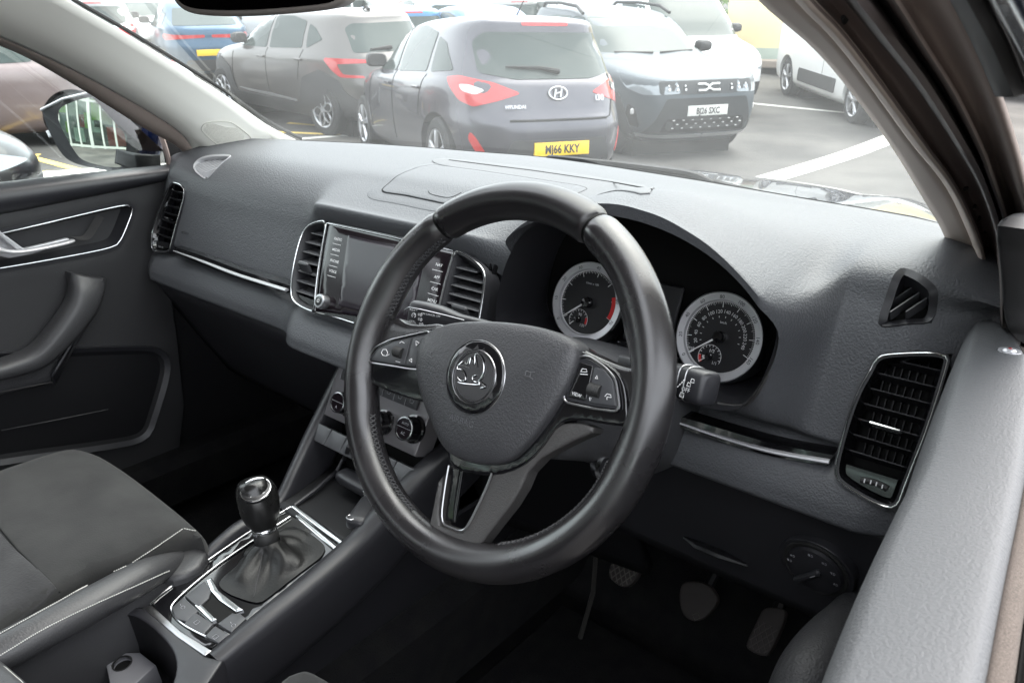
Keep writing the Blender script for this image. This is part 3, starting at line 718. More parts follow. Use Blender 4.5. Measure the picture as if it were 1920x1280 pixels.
MB().box(SWF.p(d_[0]*.006, d_[1]*.006, .011), (.040, .007, .007), np.stack([SWF.U*d_[0]+SWF.V*d_[1], -SWF.U*d_[1]+SWF.V*d_[0], SWF.N]), bev=.002).build('switch_grip', M['smooth'], kn)
sw = MB()
sw.box(SWF.p(-.004*d_[0], -.004*d_[1], .0149), (.007, .0009, .0004), np.stack([SWF.U*d_[0]+SWF.V*d_[1], -SWF.U*d_[1]+SWF.V*d_[0], SWF.N]))
for ang, k in ((150, 1.0), (172, 1.0), (95, .9), (60, .9), (30, .9), (-5, 1.0)):
    r = .0245; c_ = (r*math.cos(rad(ang)), r*math.sin(rad(ang))); hz_ = .0078
    arc = [SWF.p(c_[0]+.0016*math.cos(t), c_[1]+.0016*math.sin(t), hz_) for t in np.linspace(-1.6, 1.6, 8)]
    sw.tube(arc+[arc[0]], .00025, n=4)
    for s_ in (-.001, 0, .001): sw.tube([SWF.p(c_[0]-.0012, c_[1]+s_, hz_), SWF.p(c_[0]-.0034, c_[1]+s_, hz_)], .0002, n=4)
sw.build('switch_symbols', M['grey'], kn)

# ================================================================== CLIMATE PANEL (part of the dash)
HF = Fr((0, .172, -.168), (0, -.914, .406))
hp_px = [(640, 683), (700, 700), (860, 740), (835, 775), (745, 872), (700, 850), (600, 802), (612, 760), (632, 720)]
hp = HF.pxs(hp_px); L_, R__ = min(p[0] for p in hp), .118
pan = MB().slab(HF, [(L_+.004, .004), (R__, .004), (R__-.008, -.080), (L_+.0, -.080)], .03, er=.002).build('climate_panel', mat('metal_look_panel', (.22, .21, .22), .28, .5), dash)
MB().slab(HF, [(L_+.002, .024), (R__, .024), (R__, .006), (L_+.004, .006)], .03, h=-.0005, er=.002).build('panel_top', M['satin'], pan)
bt = MB(); bs = MB()
for k in range(7):
    u = L_+.020+k*.0235; bt.slab(HF, [(u, .0), (u+.0225, .0), (u+.0215, -.019), (u-.001, -.019)], .004, h=.0035, er=.0008, res=.02)
    bs.box(HF.p(u-.0006, -.009, .0042), (.0008, .018, .0004), np.stack([HF.U, HF.V, HF.N]))
    bs.tube([HF.p(u+.007, -.006, .0039), HF.p(u+.008, -.012, .0039), HF.p(u+.013, -.012, .0039), HF.p(u+.015, -.007, .0039)], .0004, n=4)
bo = bt.build('climate_buttons', M['button'], pan); bs.build('button_marks', M['grey'], bo)
for i, (x, y, r) in enumerate(((632, 754, .0155), (700, 790, .0150), (757, 803, .0165))):
    c = HF.px(x, y, .022); ko = lathe(MB(), HF, c, [(r*1.22, 0), (r*1.22, .004), (r*1.05, .005), (r*1.03, .018), (r*.98, .0205)], n=40).build('climate_dial', M['gloss'], pan)
    lathe(MB(), HF, c, [(r*1.0, .0195), (r*.99, .0222), (r*.88, .0224), (r*.86, .0205)], n=40, caps=False).build('dial_rim', M['chrome'], ko)
    lathe(MB(), HF, c, [(r*.87, .020), (r*.87, .0212), (.0003, .0212)], n=40).build('dial_cap', M['screen'], ko)
    tt = MB(); tt.box(HF.p(c[0], c[1]+.001, .0216), (r*1.6, .0005, .0003), np.stack([HF.U, HF.V, HF.N])); tt.text('AC' if i else 'A', HF, c[0], c[1]-.0065, .0042, h=.0216); tt.text('AUTO' if i == 2 else '', HF, c[0], c[1]+.007, .0034, h=.0216) if i == 2 else None
    tt.build('dial_print', M['grey'], ko)
for c0 in (730,):
    c = HF.px(728, 788, .004); MB().slab(HF, [(c[0]-.006, c[1]-.008), (c[0]+.006, c[1]-.008), (c[0]+.006, c[1]+.008), (c[0]-.006, c[1]+.008)], .006, h=.004, er=.001).build('climate_key', M['gloss'], pan)
lo_ = Fr((0, .130, -.258), (0, -.80, .60)); kb = MB()
for k in range(6):
    u = L_-.006+k*.036; kb.slab(lo_, [(u, .004), (u+.0345, .004), (u+.0325, -.022), (u-.003, -.022)], .02, h=.002, er=.001, res=.02)
kb.build('lower_keys', M['button'], pan)

# ================================================================== STEERING WHEEL
TILT, PHI = .432, .130
WO = A(.37, 0, 0); WN = A(0, -math.cos(TILT), math.sin(TILT)); WF = Fr(WO, WN, rot=PHI); WF0 = Fr(WO, WN)
wheel = thing('steering_wheel', 'large black leather three-spoke wheel with a winged arrow emblem, in front of the dials', 'steering wheel', WO+A(0, .1, -.05))
RM = .1675
def rimpt(a, t, r=.0172, rr=RM, k=(1, 1)):
    """a: angle round the wheel, t: angle round the grip (0 outward, pi/2 to the driver)"""
    q = rr+r*math.cos(t)*k[0]; return WF.p(q*math.cos(a), q*math.sin(a), r*math.sin(t)*k[1])
def gripshape(a):
    s = 0
    for c0, wd, am in ((rad(157), rad(13), .0052), (rad(23), rad(13), .0052), (rad(196), rad(10), .003), (rad(-16), rad(10), .003)):
        d = (a-c0+math.pi) % (2*math.pi)-math.pi; s += am*math.exp(-(d/wd)**2)
    return s
NT = 28
def rimring(a, extra=0):
    out = []
    for j in range(NT):
        t = j*2*math.pi/NT; inn = max(0, -math.cos(t)); g = gripshape(a)*inn**1.5
        q = RM+(.0176+extra)*math.cos(t)-g; out.append(WF.p(q*math.cos(a), q*math.sin(a), (.0182+extra)*math.sin(t)*(1-.08*math.cos(2*t))+.001))
    return out
S1, S2 = math.pi/2-.551, math.pi/2+.551
def rimseg(a0, a1, name, m, ext=0, n=60):
    R = []
    for k, a in enumerate(np.linspace(a0, a1, n)):
        e = ext
        if k in (0, n-1): e = ext-.0028
        elif k in (1, n-2): e = ext-.0008
        R.append(rimring(a, e))
    return MB().loft(R, caps=True).build(name, m, wheel, angle=60)
rimseg(S1+.004, S2-.004, 'rim_top_section', M['rimtop'], .0006)
rim = rimseg(S2+.004, 2*math.pi+S1-.004, 'rim', M['leather'], 0, 170)
for s_ in (S1, S2): MB().loft([rimring(s_-.006, -.0022), rimring(s_+.006, -.0022)]).build('rim_seam', M['black'], wheel)
# cross stitching along the inside of the rim
def stitches(a0, a1, n):
    mb = MB(); tt = math.pi*.93
    def q(a, t, l=0):
        inn = max(0, -math.cos(t)); g = gripshape(a)*inn**1.5; r = RM+(.0176+l)*math.cos(t)-g
        return WF.p(r*math.cos(a), r*math.sin(a), (.0182+l)*math.sin(t)*(1-.08*math.cos(2*t))+.001)
    for k in range(n):
        a = a0+(a1-a0)*(k+.5)/n; d = (a1-a0)/n
        mb.tube([q(a-d*.4, tt-.20, .0003), q(a, tt, .0009), q(a+d*.4, tt+.16, .0002)], .00085, n=5)
        mb.tube([q(a+d*.4, tt-.20, .0003), q(a, tt, .0009), q(a-d*.4, tt+.16, .0002)], .00085, n=5)
    return mb
st = stitches(rad(123), rad(163), 22); st.build('stitching', M['stitch'], wheel)
stitches(rad(203), rad(247), 24).build('stitching', M['stitch'], wheel)
stitches(rad(288), rad(340), 26).build('stitching', M['stitch'], wheel)

HC = .012
# spokes: leather horns blending to the rim
def wp(L, h=0): return WF.pxs(L, h)
ls = wp([(742, 592), (758, 606), (790, 609), (830, 604), (860, 640), (840, 735), (790, 748), (725, 732), (696, 712), (672, 700), (660, 660), (690, 610)], .0)
rs = wp([(1070, 640), (1095, 655), (1130, 672), (1165, 686), (1190, 690), (1212, 670), (1225, 720), (1215, 800), (1180, 800), (1120, 782), (1060, 776), (1020, 800), (1010, 700)], .0)
MB().slab(WF, chaikin(ls, 2), .020, h=.002, er=.006, res=.008).build('spoke_body', M['leather'], wheel)
MB().slab(WF, chaikin(rs, 2), .020, h=.002, er=.006, res=.008).build('spoke_body', M['leather'], wheel)
# gloss panels
lg = wp([(676, 688), (684, 668), (706, 645), (745, 629), (800, 616), (850, 606), (860, 740), (800, 756), (745, 742), (702, 722), (685, 706)], .006)
rg = wp([(1080, 652), (1100, 662), (1140, 682), (1166, 706), (1176, 740), (1178, 800), (1140, 796), (1085, 786), (1050, 792), (1010, 850), (975, 878), (930, 892), (890, 890), (850, 880), (834, 850), (850, 780), (1000, 700)], .006)
gp = MB().slab(WF, chaikin(lg, 1), .016, h=.006, er=.0025, res=.008).build('gloss_panel', M['gloss'], wheel, wn=True)
gp2 = MB().slab(WF, chaikin(rg, 1), .016, h=.006, er=.0025, res=.008).build('gloss_panel', M['gloss'], wheel, wn=True)
# button pods with chrome outline
def pod(px, parent, h=.0075):
    o = rounded(wp(px, h), .005); po = MB().slab(WF, o, .004, h=h+.001, er=.001, res=.006).build('button_pod', M['smooth'], parent, wn=True)
    MB().tube([WF.p(*p, h+.0012) for p in resample(offset(chaikin(o, 1), .0018), 70, True)], .0011, closed=True, n=8).build('chrome_outline', M['satin'], po); return po
pl = pod([(692, 676), (704, 655), (735, 640), (806, 624), (812, 690), (775, 689), (740, 683)], gp)
pr = pod([(1086, 672), (1104, 672), (1132, 690), (1152, 712), (1160, 768), (1115, 762), (1060, 750), (1066, 715)], gp2)
def keyslab(px, parent, h=.0092, m='button', name='key'):
    return MB().slab(WF, rounded(wp(px, h), .002), .003, h=h, er=.0006, res=.006).build(name, M[m], parent)
keyslab([(696, 675), (707, 656), (736, 642), (770, 635), (757, 684), (735, 682)], pl)
keyslab([(774, 634), (800, 628), (796, 688), (762, 684)], pl)
keyslab([(1087, 678), (1112, 686), (1098, 752), (1064, 744)], pr, m='gloss')
keyslab([(1114, 688), (1132, 692), (1148, 712), (1155, 762), (1103, 754)], pr)
def roller(x, y, parent, rot=0.0):
    c = WF.px(x, y, .010); mb = MB(); a = WF.p(c[0]-.0058, c[1]+.0006, .008); b = WF.p(c[0]+.0058, c[1]-.0006, .008)
    mb.tube([a+(b-a)*t for t in np.linspace(0, 1, 14)], [.0058 if k % 2 else .0054 for k in range(14)], n=20)
    mb.build('roller', M['rubber'], parent)
roller(746, 660, pl); roller(1114, 731, pr)
sy = MB()
def sline(P, h=.0096, r=.00035): sy.tube([WF.p(*WF.px(x, y, h), h) for x, y in P], r, n=4)
for P in ([(715, 661), (718, 655), (724, 655), (727, 661), (724, 667), (718, 666), (715, 661)], [(724, 667), (730, 664)], [(780, 639), (786, 643), (780, 648), (780, 639)], [(772, 672), (767, 675), (772, 679), (772, 672)], [(749, 643), (753, 640), (758, 643)], [(742, 677), (750, 679)],
          [(1089, 696), (1092, 691), (1099, 692), (1101, 697), (1089, 697)], [(1088, 701), (1102, 702)], [(1116, 709), (1119, 704), (1121, 710), (1116, 709)], [(1105, 745), (1109, 746), (1106, 751), (1105, 745)], [(1134, 743), (1138, 738), (1145, 740), (1146, 745), (1138, 744), (1138, 749)]): sline(P)
q = WF.px(1081, 739, .0096); sy.text('VIEW', WF0, *WF0.px(1081, 739, .0096), .0030, h=.0096)
sy.build('button_symbols', M['white'], wheel)
# lower spoke with slot
so1 = [(800, 1012), (806, 1003), (832, 870), (900, 880), (985, 845), (1030, 800), (1085, 790), (1130, 806), (1070, 830), (1000, 870), (975, 930), (920, 1000), (893, 1036), (880, 1040), (850, 1034), (806, 1024)]
sl1 = [(824, 983), (834, 900), (838, 872), (900, 884), (925, 884), (918, 910), (880, 985), (870, 998), (850, 992)]
lsp = MB().slab(WF, chaikin(wp(so1), 1), .014, h=.0045, er=.003, res=.008, holes=[chaikin(wp(sl1), 1)]).build('lower_spoke', M['spoke'], wheel, wn=True)
MB().tube([WF.p(*p, .0052) for p in chaikin(wp([(842, 872), (835, 910), (826, 980), (848, 990), (869, 997), (882, 978), (912, 915), (923, 886)], .005), 2, False)], .0012, n=8).build('slot_trim', M['satin'], lsp)
sw_ = wp([(838, 878), (832, 930), (822, 985), (868, 998), (880, 985), (860, 978), (846, 975), (858, 878)], -.012)
MB().slab(WF, wp([(846, 874), (832, 975), (850, 980), (866, 876)], -.002), .002, h=-.004, er=.0005).build('slot_liner', M['gloss'], lsp)
# airbag cover
ac = [(820, 613), (850, 604), (900, 601), (960, 604), (1020, 614), (1062, 630), (1084, 644), (1085, 668), (1074, 705), (1050, 752), (1012, 808), (982, 842), (955, 866), (920, 873), (880, 868), (850, 856), (830, 838), (812, 800), (790, 745), (779, 692), (784, 650), (800, 624)]
acp = resample(chaikin(wp(ac, HC), 2), 110, True)
rc = WF0.px(893, 707, .02); 
cover = MB().slab(WF, acp, .016, h=HC, er=.003, dome=.012, fall=.055, res=.0065).build('airbag_cover', M['cover'], wheel, angle=60)
ctree = bvh(cover)
cm = surf_map(WF0, ctree, .12)
ce = WF0.px(893, 707, .022)
e0 = MB(); e0.slab(WF0, [(ce[0]+.0335*math.cos(a), ce[1]+.0335*math.sin(a)) for a in np.arange(56)*math.pi/28], .008, h=.0255, er=.003, res=.008)
badge = e0.build('emblem', M['gloss'], wheel)
def cring(r0, r1, h, mb, th=.0012): lathe(mb, WF0, ce, [(r1, h-th), (r1-.0004, h), ((r0+r1)/2, h+.0009), (r0+.0004, h), (r0, h-th)], n=72, caps=False)
mb = MB(); cring(.0238, .0254, .0258, mb, .001); lathe(mb, WF0, ce, [(.0336, .0228), (.0340, .0238), (.0335, .0246)], n=72, caps=False); cring(.0222, .0227, .0256, mb)
mb.build('emblem_ring', M['satin'], badge)
# winged arrow
def eb(P, r=.0006, h=.0266, k=1.0): am.tube([WF0.p(ce[0]+k*(x_*.001), ce[1]+k*(y_*.001), h) for x_, y_ in P], r, n=6)
am = MB()
epx = lambda L: [((WF0.px(x, y, .0262)[0]-ce[0])*1000, (WF0.px(x, y, .0262)[1]-ce[1])*1000) for x, y in L]
zz = lambda L: epx([(760+x/3.879, 590+y/3.879) for x, y in L])
for P, r in (([(400, 372), (430, 345), (452, 368), (478, 318), (505, 372), (508, 305), (535, 300), (560, 340), (568, 400), (552, 450), (525, 490)], .00075),
             ([(470, 362), (478, 322)], .0005), ([(518, 385), (508, 310)], .0005), ([(388, 398), (400, 372), (470, 390)], .0006),
             ([(388, 400), (425, 410), (445, 470), (412, 478), (390, 455)], .0007), ([(515, 440), (492, 452), (496, 478), (522, 488), (535, 470)], .0007),
             ([(392, 488), (430, 498), (530, 505), (535, 482), (575, 515), (545, 528)], .0008)):
    am.tube([WF0.p(ce[0]+x*.00108, ce[1]+y*.00108, .0266) for x, y in spline(zz(P), 24)], r*.85, n=6)
am.build('winged_arrow', M['chrome'], badge)
# embossed writing on the cover
eo = MB()
q = WF0.px(868, 789, .022); eo.text('AIRBAG', WF0, q[0]-.001, q[1], .0062, rot=.02, h=.0003, depth=.01, maps=cm); eo.build('airbag_lettering', M['padlow'], cover)
for x, y in ((806, 663), (994, 702)):
    q = WF0.px(x, y, .022); eo = MB()
    for a, b in (((-.004, .002), (-.004, -.002)), ((-.004, .002), (.001, .002)), ((-.004, -.002), (.001, -.002)), ((.001, .002), (.001, -.002)), ((.001, .002), (.0045, .003)), ((.001, -.002), (.0045, -.003))):
        eo.tube([cm(q[0]+a[0], q[1]+a[1], .0002), cm(q[0]+b[0], q[1]+b[1], .0002)], .0004, n=5)
    eo.build('horn_mark', M['padlow'], cover)

# ================================================================== COLUMN AND STALKS
col = thing('steering_column', 'dark grey column shroud with a round start button behind the steering wheel', 'steering column', WO+A(0, .15, -.08))
def cr(y, w_, h_, zc, n=28):
    o = []
    for k in range(n):
        a = 2*math.pi*k/n; c, s = math.cos(a), math.sin(a); o.append((.385+w_*math.copysign(abs(c)**.6, c), y, zc+h_*math.copysign(abs(s)**.6, s)))
    return o
MB().loft([cr(.028, .050, .042, -.030), cr(.034, .062, .052, -.034), (cr(.09, .070, .060, -.052)), cr(.14, .078, .070, -.075), cr(.19, .085, .075, -.095), cr(.30, .09, .06, -.13)], caps=True)  .build('column_shroud', M['padlow'], col, angle=60)
SB = Fr(at(1150, 876, 'y', .098), (.85, -.50, .15)); lathe(MB(), SB, (0, 0), [(.020, -.012), (.0205, .0), (.0175, .0035), (.0172, -.003)], n=40, caps=False).build('start_button', M['chrome'], col)
lathe(MB(), SB, (0, 0), [(.0170, -.004), (.0165, .001), (.0005, .0012)], n=40).build('button_face', M['smooth'], col)
def stalk(name, label, p0, p1, h, fr, pts_text, th=.012):
    t = thing(name, label, 'control stalk', p0); p0, p1 = A(*p0), A(*p1); d = unit(p1-p0); L = np.linalg.norm(p1-p0)
    v_ = unit(C-p0)+A(0, -1, .2); n_ = unit(v_-d*(v_@d)); up = np.cross(n_, d); up = up if up[2] > 0 else -up
    R = []
    for s_, w_, q in ((-.01, .5, .6), (0, .55, .7), (L*.3, .62, .75), (L*.55, .9, .9), (L*.75, 1, 1), (L-.004, 1, 1), (L-.001, .9, .85), (L, .75, .6)):
        c = p0+d*s_; ring = []
        for k in range(24):
            a = 2*math.pi*k/24; ca, sa = math.cos(a), math.sin(a)
            ring.append(c+up*h*w_*math.copysign(abs(ca)**.45, ca)+n_*th*q*math.copysign(abs(sa)**.6, sa))
        R.append(ring)
    MB().loft(R, caps=True).build('stalk_body', M['smooth'], t, angle=50)
    fr = Fr(p0, n_, up=up); fr.U = d if d@fr.U > 0 else -d
    fr.V = up; return t, fr, d, n_, up, L
tL, fS, d, n_, up, L = stalk('indicator_stalk', 'black light stalk with cruise symbols showing left of the wheel hub under the climate vent', (.285, .085, .004), tuple(at(772, 591, 'y', .062)), .0175, None, None)
fS = Fr(A(.285, .085, .004), n_, up=up); g = MB()
def place(x, y, h=.0125): d_ = ray(x, y); O = fS.O+fS.N*h; P = C+d_*(((O-C)@fS.N)/(d_@fS.N))-fS.O; return float(P@fS.U), float(P@fS.V)
for s_, x, y, z in (('RES/+', 776, 580, .0030), ('SET/-', 774, 603, .0028), ('ON CANCEL OFF', 808, 590, .0022)):
    q = place(x, y); g.text(s_, fS, q[0], q[1], z, h=.0128)
for x, y in ((789, 590), (789, 599), (791, 608)):
    q = place(x, y); a_ = [fS.p(q[0]+.0016*math.cos(t), q[1]+.0016*math.sin(t), .0128) for t in np.linspace(-1.6, 1.6, 8)]; g.tube(a_+[a_[0]], .0003, n=4)
    for k in (-1, 0, 1): g.tube([fS.p(q[0]-.001, q[1]+k*.001, .0128), fS.p(q[0]-.0034, q[1]+k*.001, .0128)], .0002, n=4)
q = place(776, 591); g.tube([fS.p(q[0]+.0024*math.cos(t), q[1]+.0024*math.sin(t), .0128) for t in np.linspace(-1, 4.1, 14)], .00035, n=4); g.tube([fS.p(q[0], q[1], .0128), fS.p(q[0]+.0016, q[1]+.0016, .0128)], .0003, n=4)
g.build('stalk_print', M['white'], tL)
eL = MB(); eL.tube([fS.p(*place(x, y, .0), .0125) for x, y in ((768, 590), (770, 581), (777, 576), (800, 580), (850, 592), (880, 600))], .0007, n=6); eL.build('bright_line', M['satin'], tL)
tR, fS, d, n_, up, L = stalk('wiper_stalk', 'black wiper stalk with printed wiper symbols, right of the wheel rim under the speedometer', (.470, .085, .012), tuple(at(1334, 731, 'y', .062)), .0150, None, None, .013)
fS = Fr(A(.470, .085, .012), n_, up=up); g = MB()
for s_, x, y, z in (('OFF', 1288, 730, .0038),):
    q = place(x, y); g.text(s_, fS, q[0], q[1], z, h=.0142)
def sq(x, y, s_):
    q = place(x, y); g.tube([fS.p(q[0]+a*s_, q[1]+b*s_, .0142) for a, b in ((-1, -.8), (1, -.8), (.8, .8), (-.8, .8), (-1, -.8))], .0003, n=4)
sq(1294, 721, .0018); sq(1301, 714, .0018); sq(1281, 740, .0022)
q0, q1 = place(1272, 726), place(1288, 710)
for k in range(4):
    t0, t1 = k/4, (k+.6)/4; g.tube([fS.p(q0[0]+(q1[0]-q0[0])*t0, q0[1]+(q1[1]-q0[1])*t0, .0142), fS.p(q0[0]+(q1[0]-q0[0])*t1, q0[1]+(q1[1]-q0[1])*t1, .0142)], .0004+.0003*k/4, n=4)
g.build('stalk_print', M['white'], tR)
bd = MB(); e = fS.O+0
for s_ in (.72, .80):
    c = A(.470, .085, .012)+d*L*s_; bd.tube([c+up*.0153*math.copysign(abs(math.cos(a))**.45, math.cos(a))+n_*.0133*math.copysign(abs(math.sin(a))**.6, math.sin(a)) for a in np.arange(24)*math.pi/12], .0006, closed=True, n=6)
bd.build('stalk_ring', M['satin'], tR)

# ================================================================== CENTRE CONSOLE
KP = Fr((0, -.19, -.36), (0, -.113, .994), up=(0, 1, 0))
def kp(L, h=0): return KP.pxs(L, h)
con = thing('centre_console', 'black centre console between the front seats with chrome-framed gear surround and cup holder', 'centre console', (.03, -.1, -.6))
ox = .030       # console centre line
# main body under everything
def kw(p): return [tuple(p_) for p_ in p]
cb = MB(); cb.box((ox, .10, -.54), (.150, 1.02, .14), bev=.02); cb.box((.104, .0, -.50), (.012, .85, .25), bev=.004); cb.box((-.044, .0, -.50), (.012, .85, .25), bev=.004)
cb.build('console_body', M['smooth'], con, angle=50)
# side rails sweeping up to the dash
def rail(px3, wid, hgt, name):
    P = spline([at(x, y, a, v) for (x, y, a, v) in px3], 46); Wd = spline([(w_, 0, 0) for w_ in wid], 46); R = []
    T = np.gradient(np.array(P), axis=0)
    for p, t, w_ in zip(P, T, Wd):
        t = unit(t); s_ = unit(A(1, 0, 0)-t*t[0]); u_ = np.cross(s_, t); u_ = u_ if u_[2] > 0 or u_[1] < 0 else -u_
        ww = w_[0]; o = []
        for k in range(16):
            a = 2*math.pi*k/16; c, q = math.cos(a), math.sin(a)
            o.append(p+s_*ww*math.copysign(abs(c)**.55, c)+u_*(hgt*math.copysign(abs(q)**.55, q)-hgt))
        R.append(o)
    return MB().loft(R, caps=True).build(name, M['smooth'], con, angle=60)
rail([(276, 1134, 'x', -.043), (350, 1065, 'x', -.050), (440, 985, 'x', -.058), (510, 945, 'x', -.066), (545, 880, 'x', -.082), (575, 815, 'x', -.098), (612, 740, 'x', -.108), (636, 690, 'x', -.112)], [.007, .010, .012, .012, .012, .013, .013, .012], .035, 'side_rail')
rail([(398, 1228, 'x', .112), (480, 1160, 'x', .112), (580, 1080, 'x', .112), (660, 1010, 'x', .112), (720, 945, 'x', .116), (790, 875, 'x', .125), (850, 820, 'x', .130), (890, 770, 'x', .135)], [.016, .018, .020, .020, .020, .020, .020, .018], .045, 'side_rail')
# chrome framed gear surround
go = [(283, 1136), (300, 1118), (400, 1046), (470, 998), (545, 952), (560, 952), (600, 978), (652, 1020), (640, 1034), (560, 1090), (470, 1160), (400, 1216), (388, 1216), (330, 1180)]
gi = [(318, 1150), (325, 1132), (400, 1070), (470, 1022), (540, 975), (552, 976), (590, 1000), (622, 1026), (560, 1080), (470, 1145), (405, 1196), (390, 1192), (345, 1170)]
goP = resample(chaikin(kp(go), 1), 64, True); 
sur = MB().slab(KP, goP, .01, h=.002, er=.001, res=.012).build('gear_surround', M['gloss'], con)
MB().tube([KP.p(*p, .0028) for p in resample(chaikin(kp([(283, 1136), (300, 1118), (400, 1046), (470, 998), (545, 953)]), 1, False), 40)], .0012, n=8).build('chrome_line', M['chrome'], sur)
MB().tube([KP.p(*p, .0036) for p in resample(chaikin(kp([(545, 972), (470, 1020), (400, 1068), (330, 1128), (318, 1148), (340, 1172), (385, 1196), (410, 1204)]), 2, False), 60)], .0015, n=8).build('chrome_line', M['chrome'], sur)
MB().slab(KP, kp([(545, 953), (556, 950), (654, 1022), (645, 1030)]), .006, h=.005, er=.002, res=.01).build('chrome_bar', M['chrome'], sur)
MB().slab(KP, kp([(552, 970), (562, 966), (636, 1026), (628, 1036)]), .006, h=.004, er=.002, res=.01).build('chrome_bar', M['chrome'], sur)
MB().slab(KP, kp([(268, 1142), (284, 1136), (340, 1186), (398, 1222), (385, 1232), (330, 1194)]), .006, h=.003, er=.001, res=.012).build('corner_plate', M['satin'], sur)
for L4 in ([(322, 1140), (345, 1120), (372, 1146), (350, 1166), (330, 1160)], [(347, 1118), (384, 1090), (396, 1108), (392, 1122), (372, 1140)], [(345, 1170), (366, 1148), (400, 1170), (382, 1190)], [(385, 1193), (404, 1174), (430, 1190), (410, 1206)], [(408, 1170), (436, 1150), (452, 1152), (462, 1160), (434, 1186)]):
    MB().slab(KP, kp(L4, .004), .006, h=.0055, er=.001, res=.012).build('console_key', M['button'], sur)
km = MB()
for x, y, k in ((343, 1138, 0), (369, 1166, 1), (404, 1193, 1), (438, 1172, 0)):
    q = KP.px(x, y, .0058); s_ = .0028
    km.tube([KP.p(q[0]+a*s_, q[1]+b*s_, .006) for a, b in ((-1, -1), (1, -1), (1, 1), (-1, 1), (-1, -1))] if k else [KP.p(q[0]+s_*math.cos(t), q[1]+s_*.8*math.sin(t), .006) for t in np.linspace(0, 5.5, 12)], .0003, n=4)
    if not k: km.tube([KP.p(q[0]-.005, q[1], .006), KP.p(q[0]-.008, q[1]+.001, .006)], .0003, n=4)
km.build('key_symbols', M['grey'], sur)
MB().slab(KP, kp([(372, 1132), (398, 1110), (446, 1150), (430, 1160), (410, 1170)]), .002, h=.0032, er=.0004, res=.01).build('empty_socket', M['black'], sur)
MB().slab(KP, kp([(366, 1140), (376, 1134), (408, 1166), (398, 1170)]), .003, h=.0055, er=.0012, res=.01).build('socket_lip', M['chrome'], sur)
MB().slab(KP, kp([(388, 1092), (398, 1088), (412, 1112), (440, 1134), (458, 1148), (444, 1152), (412, 1130), (396, 1112)]), .003, h=.0055, er=.0012, res=.01).build('chrome_swoosh', M['chrome'], sur)
# tray and floor of the storage bin
quadsheet([KP.p(-.075, .215, .004), KP.p(.115, .215, .004), (.12, .16, -.33), (-.10, .16, -.33)], .006, 'storage_tray', M['dark'], con)
MB().tube([at(x, y, a, v) for x, y, a, v in ((552, 948, 'z', -.33), (590, 920, 'z', -.325), (630, 884, 'z', -.322), (645, 860, 'z', -.305), (655, 835, 'y', .10), (680, 800, 'y', .12))], .0035, n=8).build('tray_lip', M['smooth'], con)
quadsheet([(-.10, .155, -.33), (.125, .155, -.33), (.125, .18, -.26), (-.10, .18, -.26)], .004, 'bin_back', M['black'], con)
# cup holder area
cu_o = KP.pxs([(-120, 1330), (0, 1226), (120, 1178), (235, 1138), (268, 1140), (330, 1190), (385, 1232), (420, 1240), (380, 1300), (340, 1420), (0, 1500)])
cu_i = KP.pxs([(-60, 1330), (25, 1232), (130, 1190), (230, 1152), (262, 1158), (310, 1200), (332, 1235), (330, 1275), (290, 1360), (60, 1430)])
ci = resample(chaikin(cu_i, 2), 60, True)
ch = MB().slab(KP, cu_o, .03, h=.003, er=.003, res=.02, holes=[ci]).build('cup_holder', M['smooth'], con)
ci2 = ci[::-1] if area2(ci) < 0 else ci
wl = MB(); wl.loft([[KP.p(*p, .002) for p in ci2], [KP.p(*p, -.02) for p in offset(ci2, -.001)], [KP.p(*p, -.075) for p in offset(ci2, -.004)]]); wl.build('holder_wall', M['dark'], ch)
MB().prism(KP, offset(ci2, -.003), -.077, -.074).build('holder_floor', M['dark'], ch, smooth=False)
fq = Fr(KP.p(0, 0, -.045), KP.N, up=(0, 1, 0)); tg = fq.pxs([(186, 1225), (262, 1222), (292, 1246), (255, 1280), (210, 1300), (200, 1250)])
hole = [(fq.px(229, 1243)[0]+.011*math.cos(a), fq.px(229, 1243)[1]+.0105*math.sin(a)) for a in np.arange(24)*math.pi/12]
MB().slab(fq, tg, .03, h=0, er=.001, res=.01, holes=[hole]).build('holder_tongue', mat('grey_insert', (.13, .13, .14), .5), ch)
MB().ring(fq, offset(hole, .001), hole, -.004, .001).build('tongue_ring', M['rubber'], ch); MB().prism(fq, offset(hole, -.0005), -.008, -.006).build('tongue_hole_shade', M['black'], ch, smooth=False)  # black disc set in the hole to paint its shade
# armrest lid corner
arm = thing('armrest', 'black leather armrest corner with pale stitching at the lower left edge', 'armrest', (0, -.42, -.33))
AF = Fr((0, -.36, -.305), (0, 0, 1), up=(0, 1, 0)); ap = AF.pxs([(-220, 1180), (-60, 1200), (0, 1232), (18, 1246), (62, 1284), (90, 1330), (-80, 1500), (-330, 1400)])
MB().slab(AF, chaikin(ap, 1), .05, h=0, er=.008, dome=.006, fall=.05, res=.012).build('lid', M['seatl'], arm)
MB().tube([AF.p(*p, .0005) for p in AF.pxs([(-10, 1238), (10, 1252), (40, 1278), (60, 1300)])], .0009, n=5).build('seam_stitching', M['thread'], arm)

